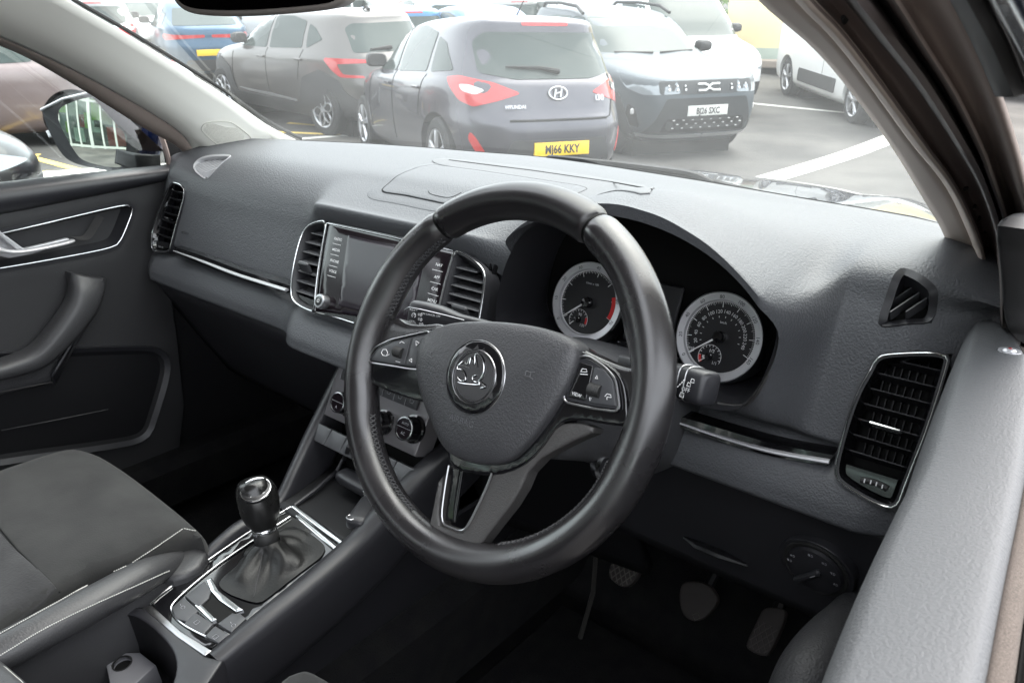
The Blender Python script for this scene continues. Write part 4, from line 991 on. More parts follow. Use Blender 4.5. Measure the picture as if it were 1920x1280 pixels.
# ================================================================== GEAR LEVER
K0 = at(483, 935, 'x', .0); 
gl = thing('gear_lever', 'glossy black gear knob with a chrome-ringed six-speed shift pattern above a creased leather gaiter', 'gear lever', KP.p(.02, .10, 0))
kd = unit(A(-.05, -.25, .97)); kbase = at(497, 995, 'x', .012); ktop = at(480, 920, 'x', -.002); kd = unit(ktop-kbase); kd = unit(kd+A(0, -.0, .0))
KN = Fr(kbase, kd, up=(0, 1, 0)); Lk = np.linalg.norm(ktop-kbase)
R = []
for s_, r, fl in ((0, .0140, 1), (.004, .0150, 1), (.010, .0185, 1), (.018, .0225, 1), (.028, .0252, 1), (.040, .0262, 1.02), (.052, .0252, 1.03), (.062, .0225, 1.04), (.068, .0190, 1.05), (.0705, .0165, 1.05)):
    off = -.10*max(0, s_-.05)
    R.append([KN.p(r*math.cos(a), r*fl*math.sin(a)+off, s_*Lk/.055) for a in np.arange(32)*math.pi/16])
kn_ = MB().loft(R, caps=True).build('knob', mat('worn_knob', (.008, .008, .008), .25, rv=(30, .2, .38)), gl, angle=60)
ktc = KN.p(.003, -.006, .0675*Lk/.055); KC_ = KN.p(0, 0, .040*Lk/.055); ct = unit(kd*.62+unit(C-KC_)*.62); ktc = KC_+ct*.0262; TC = Fr(ktc, ct, up=(0, 1, 0))
el = lambda kx, ky, n=44: [(kx*math.cos(a), ky*math.sin(a)) for a in np.arange(n)*2*math.pi/n]
MB().slab(TC, el(.0165, .0185), .006, h=.001, er=.001, res=.008).build('knob_cap', mat('knob_badge', (.008, .008, .009), .3), kn_)
MB().tube([TC.p(*p, .0008) for p in el(.0170, .0190)], .0013, closed=True, n=8).build('cap_ring', M['chrome'], kn_)
sp_ = MB()
for P in ([(-.008, .006), (-.008, -.006)], [(-.0015, .006), (-.0015, -.006)], [(.005, .006), (.005, -.006)], [(-.008, 0), (.005, 0)]): sp_.tube([TC.p(*p, .0013) for p in P], .0005, n=4)
for s_, x, y in (('1', -.008, .0095), ('3', -.0015, .0095), ('5', .005, .0095), ('2', -.008, -.0095), ('4', -.0015, -.0095), ('6', .005, -.0095), ('R', .0105, .0045)): sp_.text(s_, TC, x, y, .0036, h=.0012)
sp_.build('shift_pattern', M['white'], kn_)
lathe(MB(), KN, (0, 0), [(.0150, -.002), (.0162, .001), (.0162, .004), (.0148, .006)], n=36, caps=False).build('collar_ring', M['chrome'], gl)
lathe(MB(), KN, (0, 0), [(.0142, -.016), (.0160, -.012), (.0165, -.004), (.0150, -.001)], n=36).build('collar', M['rubber'], gl)
# gaiter: rings from the frame opening up to the collar
gop = resample(chaikin(kp([(410, 1096), (428, 1078), (480, 1036), (540, 992), (556, 990), (590, 1008), (620, 1036), (560, 1080), (500, 1128), (485, 1136), (440, 1122), (416, 1108)]), 2), 64, True)
if area2(gop) < 0: gop = gop[::-1]
gc = gop.mean(0); R = []; tg_ = KN.p(0, 0, -.014); rnd = [random.uniform(-1, 1) for _ in range(64)]
base_pts = [KP.p(*p, .004) for p in gop]
a0 = [math.atan2(*(p-gc)[::-1]) for p in gop]
for s_ in np.linspace(0, 1, 26):
    ring = []
    for k, (bp, aa) in enumerate(zip(base_pts, a0)):
        tp = tg_+KN.U*.0165*math.cos(aa)+KN.V*.0165*math.sin(aa)
        e = s_**.62; hz = s_**1.35
        mid = bp*(1-e)+tp*e; mid = A(mid[0], mid[1], bp[2]*(1-hz)+tp[2]*hz)
        fold = math.sin(aa*4+s_*2.2)*.0075*math.sin(math.pi*s_)+math.sin(aa*9-s_*7)*.0026*math.sin(math.pi*s_)
        bulge = .010*math.sin(math.pi*min(1, s_*1.25))*(1-s_)
        out = unit(A(bp[0]-tg_[0], bp[1]-tg_[1], 0)); ring.append(mid+out*(fold+bulge)+A(0, 0, .004*math.sin(aa*3+1)*math.sin(math.pi*s_)))
    R.append(ring)
MB().loft(R).build('gaiter', M['gaiter'], gl, angle=80)
MB().tube([A(0, 0, 0)+r_[11] for r_ in R[1:-3]], .0008, n=5).build('gaiter_seam', M['stitch'], gl)

# car keys in the tray
kz = KP.p(0, .17, .012)
ky = thing('car_keys', 'black key fobs joined by a metal ring in the console tray', 'keys', at(665, 950, 'z', -.315))
for (x0, y0, x1, y1, wd, nm) in ((700, 935, 665, 985, .015, 'key_fob'), (640, 888, 700, 922, .014, 'key_fob')):
    p, q = at(x0, y0, 'z', -.305), at(x1, y1, 'z', -.305); d = unit(q-p); s_ = unit(np.cross(A(0, 0, 1), d)); n = 18
    R = []
    for t, k in ((-.02, .5), (.02, .85), (.15, 1), (.5, 1), (.85, 1), (.98, .85), (1.02, .5)):
        c = p+(q-p)*t; R.append([c+s_*wd*k*math.copysign(abs(math.cos(a))**.6, math.cos(a))+A(0, 0, 1)*.009*k*math.copysign(abs(math.sin(a))**.6, math.sin(a)) for a in np.arange(n)*2*math.pi/n])
    MB().loft(R, caps=True).build(nm, M['smooth'], ky, angle=60)
c = at(694, 925, 'z', -.300); MB().tube([c+A(.010*math.cos(a), .008*math.sin(a), .004*math.sin(a*2)) for a in np.arange(28)*math.pi/14], .0011, closed=True, n=8).build('key_ring', M['chrome'], ky)
c = at(658, 972, 'z', -.300); MB().tube([c+A(.006*math.cos(a), .005*math.sin(a), .002) for a in np.arange(20)*math.pi/10], .0011, closed=True, n=8).build('key_loop', M['satin'], ky)

# ================================================================== CAR BODY (own car): glass, pillars, roof, floor
car_ = thing('hatchback_shell', 'shell of the dark blue car around the cabin: windscreen, pale pillar trims, roof lining, bonnet', 'car', (0, 0, -.7))
# windscreen rises from the dash edge, leaning back
def wsp(x, s):
    y0 = wy(max(-.66, min(.66, x)))-.002
    if abs(x) > .60: y0 = min(y0, .515-(abs(x)-.6)*.6)
    k = 1-.44*s*.9
    return A(x*(1-.28*s*.8), y0-1.10*s*.62*1.0-.06*s*s, .094+.62*s*.92-.03*s*s)
xs = np.linspace(-.70, .70, 41)
MB().loft([[wsp(x, s) for x in xs] for s in np.linspace(-.015, .74, 24)], closed=False).build('windscreen', M['windscreen'], car_, angle=80)
MB().tube([wsp(x, .0)+A(0, -.014, .001) for x in xs], .0062, n=8, flat=1).build('windscreen_seal', M['black'], car_)
# passenger A pillar trim, lofted between its two edges
def pil(edges_px, depth, name, m, n=40, closed_back=.03, mul=8):
    """edges_px: list of polylines (px,py,axis,value), equally long once splined"""
    E_ = [spline([at(x, y, a, v) for x, y, a, v in L], n) for L in edges_px]
    R = []
    for k in range(n):
        ctrl = [E[k] for E in E_]; R.append([A(*p) for p in spline(ctrl, mul)])
    o = MB().loft(R, closed=False).build(name, m, car_, angle=70)
    if depth:
        s_ = o.modifiers.new('t', 'SOLIDIFY'); s_.thickness = depth; s_.offset = 0
    return o
e_top = [(-60, -240, 'x', -.44), (100, -138, 'x', -.48), (340, -4, 'x', -.535), (455, 125, 'x', -.575), (505, 215, 'x', -.60), (562, 264, 'x', -.618)]
e_top = [(-60, -240, 'x', -.44), (100, -138, 'x', -.48), (222, -70, 'x', -.505), (345, 0, 'x', -.53), (455, 140, 'x', -.575), (562, 264, 'x', -.618)]
# straight line from (345,0)... the glass edge follows (110,0) -> (560,262)
e_top = [(-160, -175, 'x', -.44), (-20, -82, 'x', -.47), (125, 0, 'x', -.50), (260, 78, 'x', -.54), (420, 178, 'x', -.58), (502, 235, 'x', -.605), (562, 266, 'x', -.618)]
e_mid = [(-200, -60, 'x', -.50), (-60, 0, 'x', -.53), (90, 70, 'x', -.56), (220, 142, 'x', -.59), (360, 232, 'x', -.62), (415, 280, 'x', -.635), (470, 292, 'x', -.64)]
e_low = [(-240, -20, 'x', -.55), (-110, 25, 'x', -.58), (40, 85, 'x', -.61), (160, 142, 'x', -.635), (290, 215, 'x', -.66), (345, 255, 'x', -.672), (376, 304, 'x', -.678)]
pl_ = pil([e_top, e_mid, e_low], .004, 'pillar_trim', M['pillar'])
# darker taupe return edge below it
e_l2 = [(-260, 20, 'x', -.60), (-120, 50, 'x', -.63), (20, 92, 'x', -.65), (140, 158, 'x', -.67), (268, 238, 'x', -.69), (330, 272, 'x', -.70), (366, 306, 'x', -.705)]
pil([e_low, e_l2], .004, 'door_seal', M['seal'], mul=3)
e_w = [(x+3, y-6, a, v-.002) for x, y, a, v in e_top]
MB().tube(spline([at(*q) for q in e_w], 40), .0035, n=6).build('glass_edge_strip', M['rubber'], car_)
# speaker grille in the pillar foot
ptree = bvh(pl_); sg = [(376, 238), (384, 228), (425, 226), (440, 232), (470, 256), (468, 264), (424, 278), (412, 276), (378, 246)]
def on_(L, tree, h): return [p+n_*(h if n_@(C-p) > 0 else -h) for p, n_ in (cast(x, y, tree) for x, y in L) if p is not None]
gs = MB(); gs.tube(on_(resample(chaikin(sg, 2), 60, True), ptree, .0026), .0006, closed=True, n=5)
for k in range(15):
    t = k/14; cx, cy_ = 378+t*30, 242+t*28
    arc = [(378+6*math.sin(u*math.pi)+u*78, 240+ (k-7)*2.3+u*14+7*math.sin(u*3.0)) for u in np.linspace(0, 1, 26)]
    arc = [p for p, g_ in zip(arc, inpoly(arc, offset(np.array(sg, float), -3))) if g_]
    if len(arc) > 3:
        P_ = on_(arc, ptree, .0024)
        if len(P_) > 3: gs.tube(P_, .00035, n=4)
gs.build('speaker_grille', M['gline'], pl_)
# driver side: layered trim and seals, all close to the camera
D0 = [(1330, -110, 'x', .575), (1430, 0, 'x', .590), (1530, 88, 'x', .602), (1600, 170, 'x', .612), (1680, 280, 'x', .626), (1740, 381, 'x', .640), (1766, 425, 'x', .648), (1781, 470, 'x', .655), (1783, 530, 'x', .662), (1792, 580, 'x', .668)]
D1 = [(1410, -110, 'x', .610), (1500, 0, 'x', .630), (1565, 67, 'x', .640), (1630, 150, 'x', .648), (1710, 262, 'x', .658), (1775, 345, 'x', .666), (1812, 420, 'x', .674), (1830, 470, 'x', .680), (1836, 525, 'x', .684), (1836, 600, 'x', .688)]
D1b = [(1430, -110, 'x', .635), (1517, 0, 'x', .652), (1580, 67, 'x', .660), (1655, 165, 'x', .668), (1735, 275, 'x', .676), (1790, 350, 'x', .682), (1827, 425, 'x', .688), (1843, 475, 'x', .692), (1847, 525, 'x', .696), (1845, 600, 'x', .700)]
D2 = [(1500, -110, 'x', .645), (1590, 0, 'x', .662), (1645, 67, 'x', .672), (1720, 160, 'x', .682), (1800, 280, 'x', .692), (1840, 350, 'x', .698), (1868, 430, 'x', .704), (1874, 480, 'x', .708), (1877, 530, 'x', .712), (1876, 610, 'x', .716)]
D2b = [(x+4, y, a, v-.012) for x, y, a, v in D2]
D3 = [(1600, -110, 'x', .680), (1677, 0, 'x', .694), (1728, 80, 'x', .702), (1790, 178, 'x', .710), (1840, 280, 'x', .718), (1858, 330, 'x', .722), (1882, 400, 'x', .726), (1890, 450, 'x', .728), (1892, 530, 'x', .73), (1892, 620, 'x', .732)]
D4 = [(1730, -110, 'x', .715), (1790, 0, 'x', .726), (1830, 80, 'x', .732), (1872, 178, 'x', .738), (1905, 280, 'x', .742), (1918, 330, 'x', .744), (1935, 400, 'x', .746), (1945, 450, 'x', .748), (1950, 530, 'x', .75), (1950, 620, 'x', .752)]
D5 = [(1790, -110, 'x', .735), (1845, 0, 'x', .744), (1885, 80, 'x', .748), (1925, 178, 'x', .752), (1960, 280, 'x', .756), (1975, 330, 'x', .758), (1990, 400, 'x', .76), (2000, 450, 'x', .762), (2010, 530, 'x', .764), (2010, 620, 'x', .766)]
D6 = [(1830, -110, 'x', .752), (1880, 0, 'x', .757), (1925, 90, 'x', .760), (1965, 178, 'x', .763), (2000, 280, 'x', .766), (2015, 330, 'x', .768), (2030, 400, 'x', .770), (2040, 450, 'x', .772), (2050, 530, 'x', .774), (2050, 620, 'x', .776)]
def mids(a, b, t, dv=0): return [((p[0]*(1-t)+q[0]*t), (p[1]*(1-t)+q[1]*t), 'x', p[3]*(1-t)+q[3]*t+dv) for p, q in zip(a, b)]
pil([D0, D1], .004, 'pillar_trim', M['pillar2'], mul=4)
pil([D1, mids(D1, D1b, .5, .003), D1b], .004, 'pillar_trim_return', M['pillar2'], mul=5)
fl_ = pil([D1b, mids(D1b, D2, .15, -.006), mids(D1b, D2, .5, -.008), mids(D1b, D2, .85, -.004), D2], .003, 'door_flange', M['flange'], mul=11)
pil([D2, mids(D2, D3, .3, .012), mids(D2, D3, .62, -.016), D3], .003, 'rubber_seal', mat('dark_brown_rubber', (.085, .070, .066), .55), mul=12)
# screws and clips in the flange
ft = bvh(fl_); cl = MB()
for x, y in ((1577, 36), (1808, 349), (1823, 385), (1831, 408), (1847, 431)):
    p, n_ = cast(x, y, ft)
    if p is not None: f_ = Fr(p, n_ if n_@(C-p) > 0 else -n_); lathe(cl, f_, (0, 0), [(.0032, .0018), (.0022, .0032), (.0005, .003)], n=12)
cl.build('trim_clips', M['rubber'], car_)
# roof lining, header, floor, bulkhead
rf = MB(); rf.loft([[A(x, y, .43+.07*math.cos(x/.60*1.35)) for x in np.linspace(-.54, .50, 15)] for y in np.linspace(-1.75, -.04, 14)], closed=False)
r_ = rf.build('roof_lining', M['headl'], car_); s_ = r_.modifiers.new('t', 'SOLIDIFY'); s_.thickness = -.04
fl = MB(); fl.box((0, -.55, -.70), (1.46, 2.4, .03)); fl.box((0, .70, -.43), (1.46, .04, .55))
fl.build('floor_pan', M['carpet'], car_)
quadsheet([(-.72, .70, -.45), (.72, .70, -.45), (.72, .50, -.69), (-.72, .50, -.69)], .01, 'toe_board', M['carpet'], car_)
MB().box((.03, .2, -.58), (.22, 1.4, .22), bev=.04).build('floor_tunnel', M['carpet'], car_)
MB().box((-.735, .45, -.42), (.02, .5, .52), bev=.01).build('kick_panel', M['dark'], car_)
MB().box((.742, .42, -.42), (.02, .5, .50), bev=.01).build('kick_panel', M['dark'], car_)
ln_ = MB(); ln_.box((-.775, -.4, -.36), (.02, 2.7, .68)); ln_.box((0, .735, -.32), (1.56, .02, .74)); ln_.box((.765, .35, -.42), (.01, .9, .56)); ln_.box((0, -1.72, -.3), (1.5, .02, .8))
ln_.build('cabin_liner', M['carpet'], car_, smooth=False)
MB().box((-.70, -.45, -.60), (.09, 2.2, .12), bev=.02).build('door_step', M['carpet'], car_)
# bonnet, scuttle
bo = []
for y in np.linspace(.66, 1.62, 20):
    hb = .062-.10*(y-.66)-.10*max(0, y-1.2)**1.5
    bo.append([A(x*(1-.06*(y-.66)), y-.22*(abs(x)/.78)**2.2, hb-.07*(abs(x)/.78)**3+.012*math.exp(-((abs(x)-.42)/.06)**2)) for x in np.linspace(-.78, .78, 41)])
b_ = MB().loft(bo, closed=False).build('bonnet', M['navy'], car_, angle=80); s_ = b_.modifiers.new('t', 'SOLIDIFY'); s_.thickness = .012
MB().loft([[A(x, wy(max(-.66, min(.66, x)))+dy, z) for x in np.linspace(-.72, .72, 41)] for dy, z in ((.0, .085), (.03, .066), (.075, .060), (.09, .04))], closed=False).build('scuttle_panel', M['rubber'], car_)
quadsheet([(-.88, .62, .03), (-.88, -1.6, .03), (-.92, -1.6, -.62), (-.92, .62, -.62)], .02, 'side_skin', M['navy'], car_)
quadsheet([(.80, -1.25, .03), (.80, -1.9, .03), (.86, -1.9, -.62), (.86, -1.25, -.62)], .02, 'rear_quarter', M['navy'], car_)
# wiper lying along the foot of the glass
wpr = thing('wiper', 'long black wiper blade resting along the foot of the windscreen', 'wiper', at(1150, 305, 'z', .10))
P_ = [at(1020, 299, 'z', .098), at(1050, 301, 'z', .100), at(1150, 311, 'z', .100), at(1250, 323, 'z', .100), at(1290, 330, 'z', .099), at(1330, 343, 'z', .096)]
P_ = [p+A(0, .012, .0) for p in P_]
MB().tube(spline(P_, 40), [.004]+[.0085]*34+[.006, .005, .004, .003, .002], n=8, flat=.8).build('wiper_blade', M['dark'], wpr)
MB().tube([P_[1]+A(0, .02, -.004), P_[3]+A(0, .03, -.008), P_[5]+A(.12, .02, -.02)], .006, n=8).build('wiper_arm', M['dark'], wpr)

# ================================================================== REAR VIEW MIRROR
rm = thing('rear_view_mirror', 'dark frameless-look interior mirror with taupe rim at the top of the windscreen', 'mirror', (-.12, .12, .36))
mc = at(480, -30, 'x', -.10); 
MFr = Fr(at(480, 0, 'y', .10), unit(A(.45, -.88, -.10)))
mp = MFr.pxs([(318, -10), (312, -60), (330, -110), (640, -150), (660, -60), (652, 0), (630, 16), (600, 22), (480, 32), (400, 32), (352, 27), (328, 10)])
MB().slab(MFr, chaikin(mp, 2), .028, h=0, er=.006, res=.02).build('mirror_housing', mat('taupe_plastic', (.20, .18, .165), .5), rm)
MB().slab(MFr, offset(chaikin(mp, 2), -.0075), .002, h=.001, er=.0004, res=.03).build('mirror_glass', M['dimmirror'], rm)
MB().tube([MFr.p(0, .02, -.02), MFr.p(0, .06, -.06), MFr.p(.01, .09, -.09)], .012, n=12).build('mirror_stem', M['dark'], rm)

# ================================================================== PASSENGER DOOR
pd = thing('passenger_door', 'charcoal passenger door with a silver-edged handle recess and curved pull handle', 'car door', (-.72, -.3, -.3))
DP = Fr((-.70, 0, 0), (1, 0, 0)); dpx = lambda L, h=0: DP.pxs(L, h)
U0 = dpx([(0, 350)])[0]; 
top = [at(x, y, 'x', -.70) for x, y in ((-250, 380), (0, 350), (120, 336), (230, 324), (345, 312), (372, 308))]
low = [at(x, y, 'x', -.705) for x, y in ((-250, 440), (0, 402), (120, 379), (230, 357), (310, 340), (330, 335))]
prof = []
for a, b in zip(spline(top, 30), spline(low, 30)):
    ring = [a+A(-.055, .0, -.004), a+A(-.035, 0, .002), a+A(-.012, 0, .003), a*.8+b*.2+A(.010, 0, .002), a*.5+b*.5+A(.016, 0, 0), a*.15+b*.85+A(.010, 0, 0), b, b+A(-.012, 0, -.003)]
    prof.append([A(*q) for q in spline(ring, 16)])
MB().loft(prof, closed=False).build('sill_pad', M['smooth'], pd, angle=60)
pan_ = dpx([(-300, 480), (-150, 425), (0, 400), (200, 362), (322, 337), (310, 480), (330, 620), (345, 760), (330, 900), (300, 960), (-100, 1000), (-300, 1000)], -.006)
rec = chaikin(dpx([(-150, 470), (0, 438), (120, 410), (238, 382), (249, 388), (246, 402), (226, 452), (212, 464), (120, 482), (0, 503), (-150, 525)], -.006), 1)
DD = DP.moved(-.006)
card = MB().slab(DD, pan_, .03, h=0, er=.001, res=.05, holes=[rec]).build('door_card', mat('door_vinyl', (.018, .018, .0195), .6, grain=(500, .35, .0006)), pd)
MB().tube([DD.p(*p, .0012) for p in resample(chaikin(DD.pxs([(-200, 430), (0, 400), (200, 360), (318, 337)]), 1, False), 30)], .0008, n=5).build('pad_line', M['spoke'], pd)
rcc = resample(chaikin(rec, 1), 60, True)
if area2(rcc) < 0: rcc = rcc[::-1]
MB().loft([[DD.p(*p, 0) for p in rcc], [DD.p(*p, -.012) for p in offset(rcc, -.004)], [DD.p(*p, -.028) for p in offset(rcc, -.010)]]).build('recess_wall', M['smooth'], card)
MB().prism(DD, offset(rcc, -.009), -.031, -.026).build('recess_floor', M['seatl'], card, smooth=False)
MB().tube([DD.p(*p, .0015) for p in rcc], .0013, closed=True, n=8).build('recess_chrome', M['chrome'], card)
MB().ring(DD, offset(rcc, .007), offset(rcc, .001), -.002, .0025).build('recess_frame', M['smooth'], card)
hl = MB()
hp_ = [at(x, y, 'x', v) for x, y, v in ((-80, 440, -.70), (-20, 462, -.69), (20, 470, -.688), (60, 466, -.688), (110, 456, -.690), (134, 449, -.695))]
hl.tube([p+A(.010, 0, 0) for p in spline(hp_, 24)], [.016]*4+[.014, .012, .010, .008]+[.0065]*14+[.006, .004], n=10, flat=.5)
hl.tube([at(x, y, 'x', -.692) for x, y in ((-15, 425), (5, 445), (30, 466))], [.010, .008, .005], n=10, flat=.5)
hl.slab(DD, rounded(DD.pxs([(-40, 418), (6, 438), (44, 466), (128, 446), (134, 453), (60, 476), (18, 484), (-40, 472)], .004), .003), .006, h=.006, er=.002, res=.02)
hl.build('door_lever', M['silver'], pd)
bl_2 = MB()
for k in range(7):
    bl_2.tube(spline([at(x+k*2.1, y+k*.9, 'x', -.716) for x, y in ((134, 444), (150, 444), (160, 438), (168, 426), (182, 402))], 16), .0006, n=4)
bl_2.build('recess_ribs', M['spoke'], card)
# pull handle: from the top pad down and back
ph = [(172, 520, -.672), (173, 548, -.655), (160, 585, -.645), (125, 632, -.640), (85, 672, -.640), (40, 692, -.640), (-40, 712, -.640), (-200, 745, -.64)]
PC = spline([at(x, y, 'x', v) for x, y, v in ph], 40); R = []
T = np.gradient(np.array(PC), axis=0)
for k, (p, t) in enumerate(zip(PC, T)):
    t = unit(t); xx = A(1, 0, 0); e = unit(np.cross(t, xx)); q = k/39
    wv = .021*(1-q)**1.2+.0125; wx = .026+.004*q
    R.append([p+e*wv*math.copysign(abs(math.cos(a))**.7, math.cos(a))+xx*(wx*math.copysign(abs(math.sin(a))**.7, math.sin(a))-wx) for a in np.arange(24)*math.pi/12])
MB().loft(R, caps=True).build('pull_handle', M['seatl'], pd, angle=70)
# the flank below the pull handle and the armrest block
quadsheet([at(196, 520, 'x', -.675), at(190, 560, 'x', -.672), at(100, 705, 'x', -.665), at(105, 720, 'x', -.690)], .006, 'handle_flank', M['smooth'], pd)
ab = [(200, 530), (196, 560), (150, 640), (112, 705), (98, 718), (0, 742), (-200, 790), (-200, 735), (0, 690), (60, 680), (110, 645), (150, 590), (165, 545)]
MB().slab(DD, chaikin(DD.pxs(ab, .02), 2), .03, h=.022, er=.008, res=.02).build('armrest_block', M['seatl'], pd)
MB().tube([DD.p(*p, .024) for p in DD.pxs([(-200, 770), (0, 735), (98, 716)], .024)], .0012, n=5).build('armrest_edge', M['spoke'], pd)
# pocket with raised border
pk = [(-100, 672), (0, 664), (140, 654), (270, 650), (300, 656), (314, 676), (310, 710), (290, 775), (274, 822), (205, 836), (100, 850), (-100, 880)]
po_ = resample(chaikin(DD.pxs(pk), 2), 64, True)
if area2(po_) < 0: po_ = po_[::-1]
pw_ = MB().ring(DD, offset(po_, .004), offset(po_, -.006), -.002, .010, .004).build('pocket_rim', M['smooth'], pd)
MB().ring(DD, offset(po_, -.006), offset(po_, -.028), -.004, .004, -.004).build('pocket_wall', M['dark'], pw_)
MB().prism(DD, offset(po_, -.01), -.002, .001).build('pocket_back', M['dark'], pw_, smooth=False)
MB().tube([DD.p(*p, .006) for p in DD.pxs([(0, 805), (100, 786), (200, 766)])], .0012, n=5).build('pocket_line', M['smooth'], pw_)
for (a, b) in (((-60, 665), (80, 658)),): pass
# window glass and mirror triangle
quadsheet([(-.735, -1.1, .058), (-.735, .30, .056), (-.66, .0, .36), (-.60, -1.1, .38)], .003, 'window_glass', M['pane'], pd)
tri = DP.moved(-.02).pxs([(292, 216), (300, 240), (312, 268), (320, 308), (368, 303), (364, 290), (345, 262), (322, 240), (304, 224)])
MB().slab(DP.moved(-.02), tri, .02, h=0, er=.001, res=.02).build('mirror_triangle', M['dark'], pd)
MB().tube(spline([at(x, y, 'x', -.722) for x, y in ((280, 208), (300, 250), (312, 285), (318, 312))], 20), .0075, n=8, flat=.6).build('quarter_bar', M['flange'], pd)

# ---- passenger door mirror
dm = thing('door_mirror', 'dark blue door mirror outside the passenger window reflecting the glass showroom', 'mirror', (-.95, .24, .08))
MO = at(180, 245, 'x', -.95)
MM = Fr(MO, unit(A(.42, -.90, .055)))
go_ = [(110, 228), (108, 214), (112, 202), (140, 190), (170, 182), (200, 181), (236, 192), (241, 200), (240, 230), (238, 290), (234, 310), (222, 315), (190, 311), (160, 302), (148, 294), (128, 262)]
ho_ = [(80, 208), (82, 200), (120, 184), (170, 172), (205, 170), (240, 182), (262, 200), (268, 230), (262, 280), (256, 312), (240, 321), (222, 322), (180, 316), (140, 306), (120, 292), (104, 265), (92, 240)]
hs = chaikin(MM.pxs(ho_), 2); gs_ = chaikin(MM.pxs(go_), 2)
R = []; hs_ = resample(hs, 60, True); hs_ = hs_[::-1] if area2(hs_) < 0 else hs_; c0 = hs_.mean(0)
for dpt, k in ((0, 1.0), (-.01, 1.015), (-.03, 1.0), (-.055, .93), (-.08, .78), (-.095, .5), (-.10, .1)): R.append([MM.p(*(c0+(p-c0)*k), 0)+A(-.05, 1, 0)*-dpt for p in hs_])
mc_ = MB().loft(R); mc_.add(R[-1], [tuple(range(60))]); mc_.build('mirror_cap', M['navy'], dm, angle=60)
gg = resample(gs_, 60, True); gg = gg[::-1] if area2(gg) < 0 else gg
# align start index by angle so the ring does not twist
def align(P, Q):
    c = Q.mean(0); k = min(range(len(Q)), key=lambda i: np.linalg.norm((Q[i]-c)/np.linalg.norm(Q[i]-c)-(P[0]-P.mean(0))/np.linalg.norm(P[0]-P.mean(0)))); return np.roll(Q, -k, 0)
gg2 = align(hs_, gg)
MB().ring(MM, hs_, gg2, -.01, .004, .001).build('mirror_frame', M['smooth'], dm)
gcen = gg.mean(0); MB().slab(MM, gg, .002, h=.006, er=0, res=.006, hfun=lambda u, v: -((u-gcen[0])**2+(v-gcen[1])**2)/(2*.85)).build('mirror_glass', M['mirror'], dm)
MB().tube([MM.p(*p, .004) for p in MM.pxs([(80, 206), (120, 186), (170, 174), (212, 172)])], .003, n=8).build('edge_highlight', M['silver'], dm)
MB().slab(MM, MM.pxs([(88, 246), (93, 244), (98, 256), (94, 258)]), .008, h=.004, er=.001, res=.01).build('indicator_lens', mat('clear_repeater', (.7, .7, .72), .2), dm)
quadsheet([at(262, 292, 'x', -.86), at(300, 290, 'x', -.78), at(302, 322, 'x', -.78), at(256, 318, 'x', -.86)], .05, 'mirror_foot', M['dark'], dm)
MB().box(at(284, 240, 'x', -.80)+A(-.02, .06, 0), (.03, .05, .16), bev=.01).build('mirror_foot_fairing', M['navy'], dm)

# ================================================================== DRIVER DOOR (open window; its sill runs past the camera)
dd = thing('driver_door', 'driver door seen from above, broad grained grey sill with a felt window slot', 'car door', (.76, -.1, -.3))
Lp = [(1832, 592, .050), (1812, 640, .052), (1790, 700, .052), (1762, 780, .050), (1735, 862, .049), (1700, 935, .048), (1655, 1030, .046), (1612, 1130, .045), (1560, 1275, .044), (1480, 1460, .042)]
Rp = [(1905, 640, .054), (1935, 690, .058), (1945, 740, .060), (1932, 800, .060), (1922, 880, .060), (1908, 955, .060), (1888, 1050, .060), (1870, 1140, .060), (1842, 1285, .058), (1800, 1470, .056)]
La = spline([at(x, y, 'z', z) for x, y, z in Lp], 50); Ra = spline([at(x, y, 'z', z) for x, y, z in Rp], 50)
R = []
for a, b in zip(La, Ra):
    m_ = (a+b)/2
    ring = [a+A(-.012, 0, -.30), a+A(-.010, 0, -.08), a+A(-.005, 0, -.020), a+A(-.002, 0, -.006), a*.96+b*.04+A(0, 0, .001), a*.85+b*.15+A(0, 0, .004), m_+A(0, 0, .005), a*.15+b*.85+A(0, 0, .004), b*.96+a*.04+A(0, 0, .001), b+A(.001, 0, -.004), b+A(.002, 0, -.012)]
    R.append([A(*q) for q in spline(ring, 30)])
sp_o = MB().loft(R, closed=False).build('door_sill', mat('grained_sill', (.070, .072, .075), .62, grain=(520, .42, .0007), spec=.4), dd, angle=60)
def band(P0, P1, name, m, dz0=0, dz1=0, n=50, arch=0):
    R = []
    for a, b in zip(P0, P1): R.append([A(*q) for q in spline([a+A(0, 0, dz0-.02), a+A(0, 0, dz0), (a+b)/2+A(0, 0, (dz0+dz1)/2+arch), b+A(0, 0, dz1), b+A(0, 0, dz1-.02)], 9)])
    return MB().loft(R, closed=False).build(name, m, dd, angle=60)
def xoff(P, d): return [p+A(d, 0, 0) for p in P]
band(xoff(Ra, .0008), xoff(Ra, .0105), 'felt_strip', M['felt'], -.005, -.006, arch=.002)
band(xoff(Ra, .0110), xoff(Ra, .0150), 'slot', M['black'], -.012, -.012)
band(xoff(Ra, .0152), xoff(Ra, .0215), 'outer_strip', mat('weathered_trim', (.16, .15, .10), .4, vary=(40, (.30, .28, .20))), -.009, -.011, arch=.002)
P_, n_ = cast(1893, 658, bvh(sp_o))
if P_ is not None:
    LF = Fr(P_, n_ if n_@(C-P_) > 0 else -n_); s__ = lathe(MB(), LF, (0, 0), [(.0085, -.003), (.0082, .0006), (.0050, .0004), (.0036, .0020), (.0004, .0022)], n=28).build('lock_indicator', M['silver'], sp_o)
    lathe(MB(), LF, (0, 0), [(.0016, .0020), (.0012, .0028), (.0002, .0029)], n=12).build('indicator_led', mat('dark_red_led', (.25, .03, .03), .2), sp_o)
